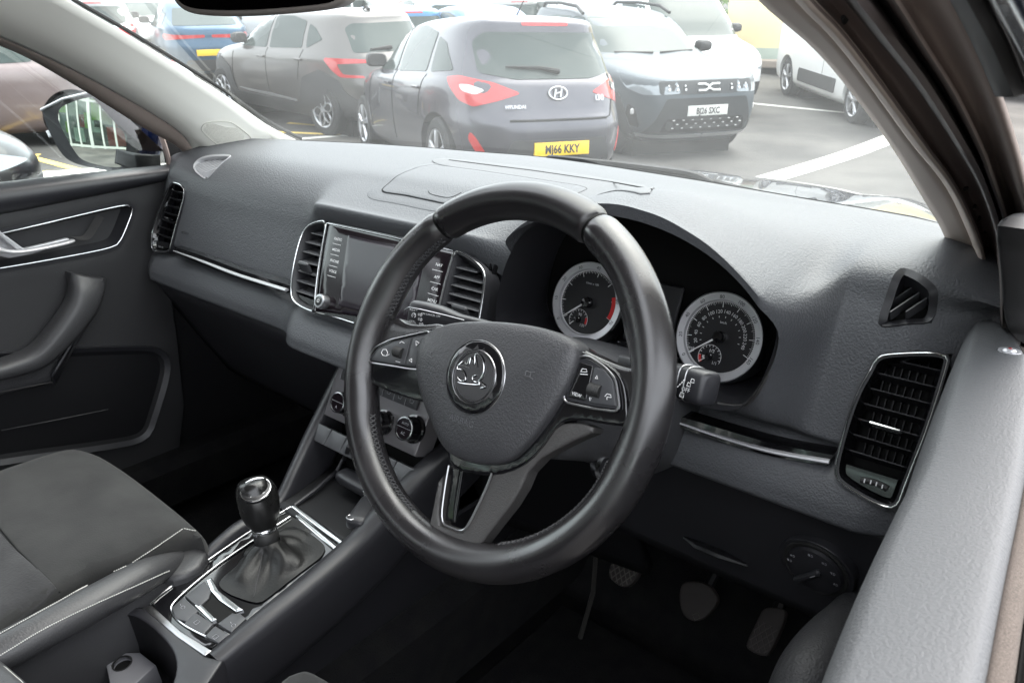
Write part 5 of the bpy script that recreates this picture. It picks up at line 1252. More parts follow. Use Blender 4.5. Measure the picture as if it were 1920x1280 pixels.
# dark corner cover above the sill
cc = [at(x, y, 'x', .738) for x, y in ((1862, 430), (1880, 400), (1925, 395), (1990, 460), (1990, 680), (1925, 650), (1890, 628), (1878, 590), (1874, 520))]
fx = Fr((.738, 0, 0), (-1, 0, 0)); MB().slab(fx, chaikin([(float((p-fx.O)@fx.U), float((p-fx.O)@fx.V)) for p in cc], 1), .02, h=.0, er=.004, res=.02).build('mirror_corner_cover', mat('corner_cover', (.008, .008, .009), .55, grain=(700, .2, .0004, 'n')), dd)
def pil_d(*a, **k):
    o = pil(*a, **k); o.parent = dd; o.matrix_parent_inverse = BASE[dd.name].inverted(); return o
pil_d([D3, mids(D3, D4, .12, -.006), mids(D3, D4, .5, -.009), D4], .003, 'window_frame', M['seal'], mul=9)
pil_d([mids(D3, D4, .60, -.0092), mids(D3, D4, .64, -.0092)], .002, 'frame_seam', M['dark'], mul=3)
D4, D5, D6 = D4[:4], D5[:4], D6[:4]
pil_d([D4, mids(D4, D5, .4, .006), D5], .003, 'glass_channel', M['rubber'], mul=6)
pil_d([D5, mids(D5, D6, .5, -.004), D6], .003, 'window_chrome', M['satin'], mul=6)
D7 = [(x+50, y, a, v+.010) for x, y, a, v in D6]
pil_d([D6, D7], .003, 'outer_frame', M['navy'], mul=3)
# door pull with chrome, low down by the sill
db = spline([at(x, y, 'x', .675) for x, y in ((1640, 1120), (1600, 1165), (1560, 1205), (1525, 1250), (1500, 1300), (1470, 1400))], 24)
MB().tube(db, [.012, .02]+[.026]*22, n=16, flat=1.0).build('armrest_pad', mat('armrest_vinyl', (.018, .018, .02), .6, grain=(420, .6, .0009)), dd)
MB().tube(spline([at(x, y, 'x', .690) for x, y in ((1600, 1205), (1570, 1240), (1545, 1290))], 12), .003, n=8).build('pull_trim', M['chrome'], dd)
MB().tube(spline([at(x, y, 'x', .700) for x, y in ((1640, 1068), (1632, 1090), (1628, 1112))], 8), .004, n=8, flat=.6).build('door_lever', M['chrome'], dd)

# ================================================================== SEATS
ps = thing('passenger_seat', 'grey suede passenger seat cushion with leather bolster and pale twin stitching', 'car seat', (-.37, -.35, -.62))
SF = Fr((0, 0, -.300), unit(A(0, -.06, 1)), up=(0, 1, 0)); sp1 = lambda L, h=0: SF.pxs(L, h)
cu = [(-260, 960), (-60, 905), (0, 884), (60, 862), (125, 832), (158, 829), (190, 838), (240, 868), (310, 922), (362, 965), (384, 990), (384, 1000), (345, 991), (300, 1022), (248, 1055), (190, 1072), (112, 1110), (40, 1160), (-20, 1205), (-260, 1400)]
def seat_h(u, v):     # falls away at the front edge
    e = v+.13; return -.020*max(0, (v+.20)/.12)**2
cs = MB().slab(SF, resample(chaikin(sp1(cu), 1), 90, True), .12, h=.0, er=.012, dome=.012, fall=.06, res=.016, hfun=seat_h).build('cushion', M['suede'], ps, angle=70)
cst = bvh(cs)
ins = sp1([(-10, 995), (40, 1048), (110, 1108), (60, 1146), (0, 1188), (-100, 1250), (-200, 1100)])
MB().tube(on_([(-5, 985), (30, 1028), (70, 1068), (112, 1110)], cst, .0006), .0010, n=6).build('insert_seam', M['black'], cs)
im = surf_map(SF, cst, .2); MB().slab(SF, offset(ins, -.001), .004, h=.0015, er=.001, res=.016, maps=im).build('ribbed_insert', M['suede2'], cs)
bp = [at(x, y, 'z', z) for x, y, z in ((-160, 1310, -.314), (-60, 1243, -.312), (20, 1200, -.310), (100, 1158, -.310), (180, 1116, -.312), (250, 1078, -.318), (310, 1048, -.330), (350, 1034, -.345))]
BC = spline(bp, 44); R = []; T = np.gradient(np.array(BC), axis=0)
for k, (p, t) in enumerate(zip(BC, T)):
    t = unit(t); s_ = unit(np.cross(t, A(0, 0, 1))); u_ = np.cross(s_, t); q = k/43; w_ = .023*(1-.65*max(0, (q-.75)/.25)**1.5); h_ = .020*(1-.5*max(0, (q-.75)/.25))
    R.append([p+s_*w_*math.cos(a)+u_*(h_*math.sin(a)-.008) for a in np.arange(28)*math.pi/14])
bol = MB().loft(R, caps=True).build('bolster', M['seatl'], ps, angle=70)
fk = sp1([(345, 990), (384, 996), (386, 1040), (330, 1072), (290, 1066), (250, 1056)], -.02)
MB().slab(SF, chaikin(fk, 1), .10, h=-.030, er=.008, res=.02).build('front_corner', M['seatl'], ps)
sd = [at(x, y, a, v) for x, y, a, v in ((-60, 1300, 'z', -.33), (60, 1215, 'z', -.335), (160, 1160, 'z', -.34), (250, 1120, 'z', -.345), (335, 1078, 'z', -.352), (385, 1040, 'z', -.36))]
R = [[p+A(0, 0, .0), p+A(.006, -.004, -.02), p+A(.008, -.004, -.06), p+A(.0, 0, -.25)] for p in spline(sd, 20)]
sk = MB().loft(R, closed=False).build('side_skirt', M['seatl'], ps)
btree = bvh(bol)
def stitchrow(L, tree, name, parent, step=9, ln=.62, r=.0008, h=.0008):
    P = on_(resample(np.array(spline(L, 60)), int(sum(np.linalg.norm(A(*a)-A(*b)) for a, b in zip(L, L[1:]))/2.2)), tree, h); mb = MB()
    k = 0
    while k+2 < len(P):
        mb.tube([P[k], P[k+1], P[k+1]+(P[k+2]-P[k+1])*.3], r, n=4); k += 2
    if mb.v: mb.build(name, M['thread'], parent)
    return P
stitchrow([(0, 1188), (60, 1155), (120, 1122), (180, 1088), (240, 1060)], btree, 'bolster_stitching', bol)
stitchrow([(0, 1228), (80, 1180), (160, 1140), (240, 1104), (320, 1068)], btree, 'bolster_stitching', bol)
stitchrow([(248, 1054), (300, 1020), (345, 990)], cst, 'cushion_stitching', cs)
stitchrow([(345, 991), (384, 999)], cst, 'cushion_stitching', cs)
# far bolster of the same seat
q0 = [at(x, y, 'z', -.30) for x, y in ((-120, 895), (-20, 882), (60, 872), (110, 862))]
MB().tube([p+A(0, 0, -.022) for p in spline(q0, 14)], list(np.linspace(.022, .006, 14)), n=16).build('bolster', M['seatl'], ps)
MB().box((-.36, -.42, -.50), (.44, .50, .20), bev=.03).build('seat_base', M['dark'], ps)
ds = thing('driver_seat', 'front tip of the grey suede driver seat cushion at the bottom of the cabin', 'car seat', (.37, -.45, -.6))
d3 = SF.pxs([(505, 1300), (530, 1268), (565, 1254), (585, 1254), (625, 1276), (700, 1330), (760, 1400), (600, 1600), (300, 1600), (380, 1420)])
MB().slab(SF, chaikin(d3, 1), .12, h=0, er=.012, dome=.01, fall=.05, res=.02).build('cushion', M['suede'], ds)
MB().box((.40, -.50, -.52), (.42, .42, .16), bev=.03).build('seat_base', M['dark'], ds)

# ================================================================== PEDALS AND MAT
def pedal(name, label, px, y, outline, n_, arm, m='pedal'):
    O = at(*px, 'y', y); t = thing(name, label, 'pedal', O); f = Fr(O, n_)
    q = f.pxs(outline); pad = MB().slab(f, chaikin(q, 2), .012, h=0, er=.003, res=.012).build('pedal_pad', M[m], t)
    MB().tube([f.p(0, 0, -.012), f.p(0, .06, -.04), f.p(*arm)], .009, n=8).build('pedal_arm', M['dark'], t); return t, f, pad, q
t, f, pad, q = pedal('clutch_pedal', 'worn rubber clutch pedal with a diamond tread, just right of the bottom of the wheel', (1170, 1066), .47, [(1150, 1046), (1172, 1034), (1198, 1046), (1202, 1070), (1180, 1100), (1162, 1100), (1140, 1082), (1142, 1062)], unit(A(0, -.85, .5)), (0, .20, -.05))
gd = MB(); cc_ = chaikin(q, 2)
for k in np.arange(-8, 9):
    for sg in (1, -1):
        P_ = [(k*.0105+s_*.7, sg*s_) for s_ in np.linspace(-.05, .05, 60)]; P_ = [p for p, g_ in zip(P_, inpoly(np.array(P_)+0, offset(cc_, -.002))) if g_]
        if len(P_) > 3: gd.tube([f.p(*P_[0], .0008), f.p(*P_[-1], .0008)], .0011, n=5)
gd.build('tread', M['wear'], pad)
t, f, pad, q = pedal('brake_pedal', 'smooth worn brake pedal, the middle of the three pedals', (1312, 1122), .47, [(1276, 1095), (1290, 1088), (1325, 1092), (1345, 1118), (1342, 1135), (1320, 1160), (1298, 1166), (1278, 1152), (1272, 1120)], unit(A(0, -.85, .5)), (0, .2, -.05))
P0_, P1_ = f.px(1306, 1155), f.px(1320, 1148)
MB().tube([f.p(P0_[0]+a, P0_[1]+b, .001) for a, b in ((-.006, 0), (0, .007), (.006, 0), (0, -.006))], .0009, closed=True, n=5).build('tread', M['wear'], pad)
t, f, pad, q = pedal('accelerator_pedal', 'long narrow accelerator pedal, rightmost of the three pedals', (1436, 1180), .45, [(1432, 1136), (1475, 1140), (1470, 1166), (1446, 1222), (1432, 1232), (1398, 1216), (1400, 1200), (1420, 1160)], unit(A(0, -.8, .6)), (0, .1, -.05))
gd = MB(); cc_ = chaikin(q, 2)
for k in np.arange(-9, 10):
    for sg in (1, -1):
        P_ = [(k*.010+s_*.7, sg*s_) for s_ in np.linspace(-.07, .07, 70)]; P_ = [p for p, g_ in zip(P_, inpoly(np.array(P_), offset(cc_, -.003))) if g_ and p[1] < .01]
        if len(P_) > 3: gd.tube([f.p(*P_[0], .0008), f.p(*P_[-1], .0008)], .0008, n=5)
gd.build('tread', mat('tread_line', (.05, .042, .04), .7), pad)
MB().tube([at(1118, 1030, 'z', -.42), at(1112, 1110, 'z', -.50), at(1088, 1195, 'z', -.58)], .004, n=6).build('tunnel_edge', mat('trim_edge', (.014, .013, .012), .6), car_)
fm = thing('floor_mat', 'black carpet mat in the driver footwell under the pedals', 'floor mat', (.40, .15, -.68))
MB().box((.40, .12, -.672), (.50, .66, .012), bev=.005).build('mat', M['carpet'], fm)
hp2 = MB(); hp2.box((.36, .04, -.664), (.26, .22, .006), bev=.003); hp2.build('heel_pad', mat('heel_rubber', (.018, .015, .014), .8, grain=(120, .8, .002, 'n')), fm)

# ================================================================== CAR PARK
DIR = unit(A(-.636, .772, 0))
def gz(x, y):
    d = (x-C[0])*DIR[0]+(y-C[1])*DIR[1]; q = d-9.9; return -1.005+.08*(math.sqrt(q*q+1)+q)/2*(1 if d < 60 else 1)
def gpt(x, y):
    d = unit(ray(x, y)); t = 2.0
    for _ in range(4000):
        p = C+d*t
        if p[2] <= gz(p[0], p[1]): return p
        t += .02+t*.002
    return p
def struct(o): o['kind'] = 'structure'; return o
# tarmac: one sheet reaching far, finer near the car
g1 = np.concatenate([-np.geomspace(400, 12, 14), np.linspace(-11, 11, 23), np.geomspace(12, 400, 14)])
V = []; n = len(g1)
perp = A(DIR[1], -DIR[0], 0)
for a in g1:
    for b in g1:
        p = A(C[0], C[1], 0)+DIR*(a+12)+perp*b; V.append((p[0], p[1], gz(p[0], p[1]) if a+12 < 70 else gz(*(A(C[0], C[1], 0)+DIR*70+perp*b)[:2])+.01*(a-58)))
asph = mat('asphalt', (.036, .034, .033), .8, grain=(60, .8, .008, 'n'), vary=(.85, (.088, .083, .078)))
struct(MB().add(V, [(i*n+j, (i+1)*n+j, (i+1)*n+j+1, i*n+j+1) for i in range(n-1) for j in range(n-1)]).build('ground', asph, None, angle=60))
paint_w = mat('road_white', (.72, .71, .66), .7, vary=(6, (.55, .54, .50))); paint_y = mat('road_yellow', (.72, .50, .10), .7, vary=(5, (.60, .45, .15)))
wmb, ymb = MB(), MB()
def line(mb, p, q, w_, dz=.006):
    p, q = A(*p[:2]), A(*q[:2]); d = unit(q-p); s_ = A(-d[1], d[0])*w_/2; L = np.linalg.norm(q-p); k = max(2, int(L/.6)); R = []
    for t in np.linspace(0, 1, k):
        c = p+(q-p)*t; R.append([A(*(c+s_), gz(*(c+s_))+dz), A(*(c-s_), gz(*(c-s_))+dz)])
    mb.loft(R, closed=False)
line(wmb, gpt(1340, 188), gpt(1720, 226), .13)
a, b = gpt(1472, 328), gpt(1665, 262); line(wmb, a-(b-a)*.2, b+(b-a)*.8, .30)
line(wmb, gpt(1290, 120+12), gpt(1440, 120), .12)
line(ymb, gpt(-120, 236), gpt(185, 330), .11); line(ymb, gpt(-10, 325), gpt(180, 322), .10); line(ymb, gpt(20, 312), gpt(70, 290), .10)
line(wmb, gpt(-60, 340), gpt(330, 312), .42, .010)
line(ymb, gpt(540, 232), gpt(700, 246), .10); line(wmb, gpt(560, 262), gpt(760, 246), .12); line(ymb, gpt(500, 248), gpt(720, 258), .10)
struct(wmb.build('white_markings', paint_w, None)); struct(ymb.build('yellow_markings', paint_y, None))

# ---- car builder
tyre_m = mat('tyre', (.022, .022, .023), .85); rim_m = mat('alloy_wheel', (.52, .52, .54), .3, .8); arch_m = mat('wheel_well', (.006, .006, .006), .9)
clad_m = mat('cladding', (.035, .035, .037), .6); tail_m = mat('tail_lamp_red', (.45, .012, .015), .12, coat=.6); tailw_m = mat('lamp_clear', (.60, .58, .58), .1, coat=.6)
head_m = mat('head_lamp', (.22, .24, .26), .12, .3, coat=.3); carglass = mat('car_glass', (.055, .07, .068), .08, spec=.18)
plate_y = mat('plate_yellow', (.85, .55, .02), .4); plate_w = mat('plate_white', (.6, .6, .58), .5); plate_k = mat('plate_ink', (.02, .02, .02), .5)
def paint(name, c, met=.35, r=.28, coat=.45): return mat(name, c, r, met, coat=coat, vary=(.7, tuple(x*.86 for x in c)))
class Shape:
    def __init__(s, levels):
        s.Lv = np.array(levels, float)     # z, x_rear, x_front, half width, n_rear, n_front
        zs = s.Lv[:, 0]; Z = []
        for a, b in zip(zs, zs[1:]): Z += list(np.linspace(a, b, 4)[:-1])
        Z.append(zs[-1]); s.Z = Z
    def lv(s, z):
        L = s.Lv; i = int(np.clip(np.searchsorted(L[:, 0], z)-1, 0, len(L)-2)); f = np.clip((z-L[i, 0])/(L[i+1, 0]-L[i, 0]), 0, 1)
        m0 = lambda k: (L[min(k+1, len(L)-1)]-L[max(k-1, 0)])/(L[min(k+1, len(L)-1), 0]-L[max(k-1, 0), 0])
        h = L[i+1, 0]-L[i, 0]; a, b = L[i], L[i+1]; ma, mb_ = m0(i)*h, m0(i+1)*h
        dl = b-a; ma = np.where(ma*dl <= 0, 0, np.sign(dl)*np.minimum(abs(ma), 3*abs(dl))); mb_ = np.where(mb_*dl <= 0, 0, np.sign(dl)*np.minimum(abs(mb_), 3*abs(dl)))
        return (2*f**3-3*f**2+1)*a+(f**3-2*f**2+f)*ma+(-2*f**3+3*f**2)*b+(f**3-f**2)*mb_
    def pf(s, z, n=64):
        k = (round(float(z), 3), n); c = s.__dict__.setdefault('_c', {})
        if k not in c: c[k] = s._pf(k[0], n)
        return c[k]
    def _pf(s, z, n):
        _, xr, xf, hw, nr, nf = s.lv(z); c = (xr+xf)/2; a = (xf-xr)/2; t = np.linspace(0, math.pi, n)
        N = np.where(t < math.pi/2, nr, nf); return np.stack([c-a*np.sign(np.cos(t))*np.abs(np.cos(t))**(2/N), hw*np.abs(np.sin(t))**(2/N)], 1)
    def mesh(s, n=48):
        R = []
        for z in s.Z:
            P = s.pf(z, n); full = list(P)+[(x, -y) for x, y in P[::-1][1:-1]]; R.append([(x, y, z) for x, y in full])
        top = R[-1]; c = np.mean(np.array(top), 0)
        for k, dz in ((.75, .012), (.4, .02), (.02, .024)): R.append([tuple(c+(np.array(p)-c)*k+A(0, 0, dz)) for p in top])
        return MB().loft(R, caps=True)
    def pt(s, mode, a, z, sd=1):
        P = s.pf(z, 200)
        if mode == 'side': q = np.interp(a, P[:, 0], P[:, 1]); return A(a, q*sd, z)
        if mode == 'rear': h = P[:100]; return A(np.interp(abs(a), h[:, 1], h[:, 0]), a, z)
        if mode == 'front': h = P[100:][::-1]; return A(np.interp(abs(a), h[:, 1], h[:, 0]), a, z)
        L = np.r_[0, np.cumsum(np.linalg.norm(np.diff(P, axis=0), axis=1))]
        t = a if mode == 'arc' else L[-1]-a
        return A(np.interp(t, L, P[:, 0]), sd*np.interp(t, L, P[:, 1]), z)
    def nrm(s, mode, a, z, sd=1):
        e = .012; u = s.pt(mode, a+e, z, sd)-s.pt(mode, a-e, z, sd); v = s.pt(mode, a, z+e, sd)-s.pt(mode, a, z-e, sd); n_ = unit(np.cross(u, v)+1e-9)
        c = s.pt(mode, a, z, sd)-A((s.Lv[3, 1]+s.Lv[3, 2])/2, 0, z); 
        if mode == 'side': return n_ if n_[1]*sd > 0 else -n_
        return n_ if n_@c > 0 else -n_
def decal(sh, mode, poly, off=.006, sd=1, mb=None, th=.01, res=.08, rnd=1):
    mb = mb or MB(); fr = Fr((0, 0, 0), (0, 0, 1), up=(0, 1, 0)); P = rounded(poly, .035)
    return mb.slab(fr, densify(P, .045), th, h=0, er=0, res=res, maps=lambda a, z, h: sh.pt(mode, a, z, sd)+sh.nrm(mode, a, z, sd)*(off+h))
def wheel_part(root, x, y, r, w_, sd, style=5, detail=True, name='wheel'):
    f = Fr((x, y, r), (0, sd, 0)); mb = MB()
    lathe(mb, f, (0, 0), [(r*.66, -w_*.9), (r*.93, -w_), (r, -w_*.85), (r, -w_*.12), (r*.93, .0), (r*.72, .004), (r*.66, -.012)], n=40, caps=False)
    o = mb.build('wheel', tyre_m, root, angle=40)
    m = MB(); lathe(m, f, (0, 0), [(r*.69, -.01), (r*.68, .004), (r*.62, -.006), (r*.60, -.05)], n=40, caps=False); k = style
    if detail:
        for i in range(k):
            a = 2*math.pi*i/k+.3
            if style == 6:   # looped spokes
                c = (r*.36*math.cos(a), r*.36*math.sin(a)); L = [(c[0]+r*.27*math.cos(t)*math.cos(a)-r*.16*math.sin(t)*math.sin(a), c[1]+r*.27*math.cos(t)*math.sin(a)+r*.16*math.sin(t)*math.cos(a)) for t in np.arange(20)*math.pi/10]
                m.tube([f.p(*p, -.006) for p in L], .016, closed=True, n=6, flat=.6)
            else:
                for da in (-.13, .13): m.tube([f.p(r*.12*math.cos(a), r*.12*math.sin(a), -.01), f.p(r*.64*math.cos(a+da), r*.64*math.sin(a+da), -.008)], [.026, .018], n=6, flat=.6)
        lathe(m, f, (0, 0), [(r*.13, -.03), (r*.13, 0), (.002, .004)], n=20)
    else: lathe(m, f, (0, 0), [(r*.62, -.012), (r*.15, -.002), (.002, -.0)], n=24)
    m.build('rim', rim_m, o); lathe(MB(), f, (0, 0), [(r*.63, -.055), (.002, -.055)], n=24).build('brake_disc', arch_m, o)
    return o
def car(name, label, kind, pm, plate=None, plate_front=False, group=None, detail=2):
    """builds the car with its rear bumper at the origin, heading +x"""
    K = KINDS[kind]; sh = Shape(K['lv']); t = thing(name, label, K.get('cat', 'car'), (0, 0, 0), group); L = K['L']
    body = sh.mesh().build('body', pm, None, angle=40)
    if detail: 
        cs_ = []
        for x in K['wx']:
            f = Fr((x, 0, K['wr']), (0, 1, 0)); R_arch = K['wr']*1.14
            cs_.append(disc(f, (0, 0), R_arch, -2, 2, 40).build('cut', arch_m, None, smooth=False))
        boolean(body, cs_)
    kid(body, t)
    hw = K['lv'][2][3]
    inn = MB()
    for x in K['wx']: inn.box((x, 0, K['wr']+.02), (K['wr']*2.3, hw*1.5, K['wr']*2.1))
    if detail: inn.build('wheel_wells', arch_m, t)
    for x in K['wx']:
        for sd in (1, -1): wheel_part(t, x, sd*(hw-.035), K['wr'], .2, sd, K.get('rim', 5), detail > 1)
    for nm, mode, poly, mt in K['decals']:
        sides = (1, -1) if mode in ('side', 'arc', 'farc') else (1,)
        for sd in sides: decal(sh, mode, poly, .005 if nm not in ('cladding',) else .012, sd, res=.10).build(nm, MT[mt], t)
    if detail > 1:
        for x, z in K.get('handles', ()):
            for sd in (1, -1): MB().box(sh.pt('side', x, z, sd)+A(0, sd*.012, 0), (.17, .02, .03), bev=.008).build('door_handle', pm, t)
        for xs_ in K.get('shuts', ()):
            for sd in (1, -1): MB().tube([sh.pt('side', x, z, sd)+A(0, sd*.001, 0) for x, z in spline(xs_, 14)], .004, n=5).build('door_gap', arch_m, t)
    mx, mz = K['mir']
    for sd in (1, -1):
        p = sh.pt('side', mx, mz, sd)+A(0, sd*.13, .05); R = []
        for k, q in ((-.10, .3), (-.07, .8), (0, 1), (.06, .95), (.075, .8)): R.append([p+A(-k, sd*.11*q*math.copysign(abs(math.cos(a))**.6, math.cos(a)), .075*q*math.copysign(abs(math.sin(a))**.6, math.sin(a))) for a in np.arange(16)*math.pi/8])
        o = MB().loft(R, caps=True); o.tube([p+A(0, -sd*.05, -.05), p+A(0, -sd*.18, -.06)], .02, n=6); o.build('wing_mirror', K.get('mirm') or clad_m, t)
    # plates
    def plateat(mode, z, m_, txt):
        p = sh.pt(mode, 0, z); s_ = -1 if mode == 'rear' else 1; f = Fr(p+A(s_*.012, 0, 0), (s_, 0, .02)); o = MB().slab(f, [(-.26, -.056), (.26, -.056), (.26, .056), (-.26, .056)], .03, h=.004, er=.002, res=.2).build('number_plate', m_, t)
        if txt: MB().text(txt, f, 0, 0, .070, h=.005, sx=.80, off=.035).build('plate_text', plate_k, o)
    plateat('rear', K['pz'][0], plate_y, None if plate_front else plate); plateat('front', K['pz'][1], plate_w, plate if plate_front else None)
    return t, sh, body
MT = dict(glass=carglass, red=tail_m, clear=tailw_m, head=head_m, clad=clad_m, black=M['gloss'], silver=rim_m, dark=M['dark'], refl=mat('reflector_red', (.5, .02, .02), .3), blueg=mat('grille_dark', (.02, .022, .025), .5))
hatch = dict(L=4.3, wx=(.82, 3.47), wr=.315, rim=5, pz=(.42, .42), mir=(2.78, 1.0), decals=[
    ('side_window', 'side', [(.62, 1.03), (1.05, 1.0), (1.10, 1.30), (.90, 1.25)], 'glass'), ('side_window', 'side', [(1.16, 1.0), (1.98, .97), (1.96, 1.38), (1.55, 1.39), (1.17, 1.33)], 'glass'),
    ('side_window', 'side', [(2.06, .97), (2.86, .955), (2.50, 1.24), (2.22, 1.37), (2.04, 1.385)], 'glass'),
    ('windscreen', 'front', [(-.66, 1.0), (.66, 1.0), (.56, 1.38), (-.56, 1.38)], 'glass'),
    ('rear_window', 'rear', [(-.62, 1.02), (-.35, .97), (.35, .97), (.62, 1.02), (.60, 1.26), (.52, 1.335), (-.52, 1.335), (-.60, 1.26)], 'glass'),
    ('brake_light', 'rear', [(-.22, 1.385), (.22, 1.385), (.22, 1.41), (-.22, 1.41)], 'red'),
    ('tail_light', 'arc', [(.33, .865), (.55, .95), (.86, .995), (1.06, .975), (1.02, .90), (.92, .80), (.76, .755), (.52, .81)], 'red'),
    ('lamp_inset', 'arc', [(.62, .89), (.78, .93), (.90, .925), (.86, .875), (.72, .85)], 'clear'),
    ('reflector', 'arc', [(.66, .34), (.74, .36), (.86, .50), (.84, .56), (.78, .52), (.68, .40)], 'refl'),
    ('bumper_insert', 'rear', [(-.55, .24), (.55, .24), (.44, .50), (-.44, .50)], 'clad'),
    ('head_light', 'farc', [(.42, .66), (.80, .76), (1.15, .80), (1.05, .70), (.75, .62)], 'head'), ('grille', 'front', [(-.42, .34), (.42, .34), (.5, .56), (-.5, .56)], 'clad')],
    handles=((1.28, .86), (2.2, .85)), shuts=([(2.02, .98), (2.04, .7), (1.98, .32)], [(1.12, .98), (1.2, .78), (1.22, .62)], [(2.92, .9), (3.0, .7), (2.96, .34)]),
    lv=[(.17, .20, 4.08, .76, 4, 4), (.24, .08, 4.20, .84, 4, 3.2), (.40, .01, 4.28, .880, 4, 3), (.60, .0, 4.3, .888, 4, 3), (.72, .06, 4.24, .885, 4, 3), (.80, .09, 4.10, .880, 4, 3.2), (.88, .12, 3.80, .868, 4, 3.6), (.94, .15, 3.42, .845, 4, 4), (.985, .19, 3.10, .81, 4, 4), (1.15, .28, 2.82, .745, 4, 4.5), (1.30, .36, 2.52, .68, 4, 4.5), (1.38, .37, 2.28, .64, 4, 4.5), (1.43, .40, 1.98, .58, 4, 4), (1.455, .60, 1.65, .48, 4, 4)])
suv = dict(L=4.23, wx=(.80, 3.44), wr=.345, rim=6, pz=(.50, .45), mir=(2.80, 1.10), decals=[
    ('cladding', 'side', [(.20, .22), (.20, .50), (.36, .60), (.45, .74), (.80, .86), (1.15, .74), (1.28, .40), (2.96, .40), (3.10, .74), (3.44, .86), (3.80, .74), (3.92, .45), (3.95, .22)], 'clad'),
    ('side_window', 'side', [(.80, 1.22), (1.10, 1.10), (1.14, 1.40), (1.0, 1.36)], 'glass'), ('side_window', 'side', [(1.20, 1.10), (1.98, 1.06), (1.97, 1.47), (1.55, 1.475), (1.22, 1.43)], 'glass'),
    ('side_window', 'side', [(2.06, 1.06), (2.92, 1.04), (2.52, 1.34), (2.24, 1.46), (2.04, 1.475)], 'glass'),
    ('windscreen', 'front', [(-.66, 1.10), (.66, 1.10), (.56, 1.46), (-.56, 1.46)], 'glass'),
    ('rear_window', 'rear', [(-.62, 1.08), (.62, 1.08), (.58, 1.36), (.5, 1.42), (-.5, 1.42), (-.58, 1.36)], 'glass'),
    ('tail_light', 'arc', [(.26, .985), (.70, 1.01), (1.12, 1.01), (1.16, .98), (1.06, .86), (.95, .78), (.60, .78), (.62, .81), (.90, .82), (.96, .94), (.70, .955), (.30, .965)], 'red'),
    ('bumper_trim', 'arc', [(.30, .44), (.85, .44), (.98, .52), (.80, .49), (.30, .475)], 'silver'), ('lower_bumper', 'rear', [(-.66, .25), (.66, .25), (.70, .42), (-.70, .42)], 'clad'),
    ('reflector', 'arc', [(.62, .34), (.80, .34), (.80, .37), (.62, .37)], 'refl'), ('door_trim', 'side', [(1.35, .40), (2.6, .43), (2.9, .46), (2.0, .455), (1.35, .425)], 'silver'),
    ('head_light', 'farc', [(.40, .74), (.80, .84), (1.10, .88), (1.0, .76), (.75, .70)], 'head'), ('grille', 'front', [(-.42, .40), (.42, .40), (.5, .70), (-.5, .70)], 'clad')],
    handles=((1.22, .96), (2.15, .94)), shuts=([(2.02, 1.06), (2.04, .7), (1.98, .36)], [(1.16, 1.08), (1.22, .9), (1.26, .7)], [(2.96, .96), (3.02, .7), (3.0, .4)]),
    lv=[(.20, .22, 4.00, .76, 4, 4), (.28, .08, 4.12, .84, 4, 3.2), (.46, .01, 4.21, .885, 4, 3), (.66, .0, 4.23, .895, 4, 3), (.80, .06, 4.18, .893, 4, 3), (.90, .09, 4.02, .888, 4, 3.2), (.98, .12, 3.70, .875, 4, 3.6), (1.03, .15, 3.35, .85, 4, 4), (1.08, .19, 3.10, .82, 4, 4), (1.24, .29, 2.84, .76, 4, 4.5), (1.38, .38, 2.56, .69, 4, 4.5), (1.46, .42, 2.32, .65, 4, 4.5), (1.52, .46, 2.00, .58, 4, 4), (1.55, .70, 1.65, .48, 4, 4)])
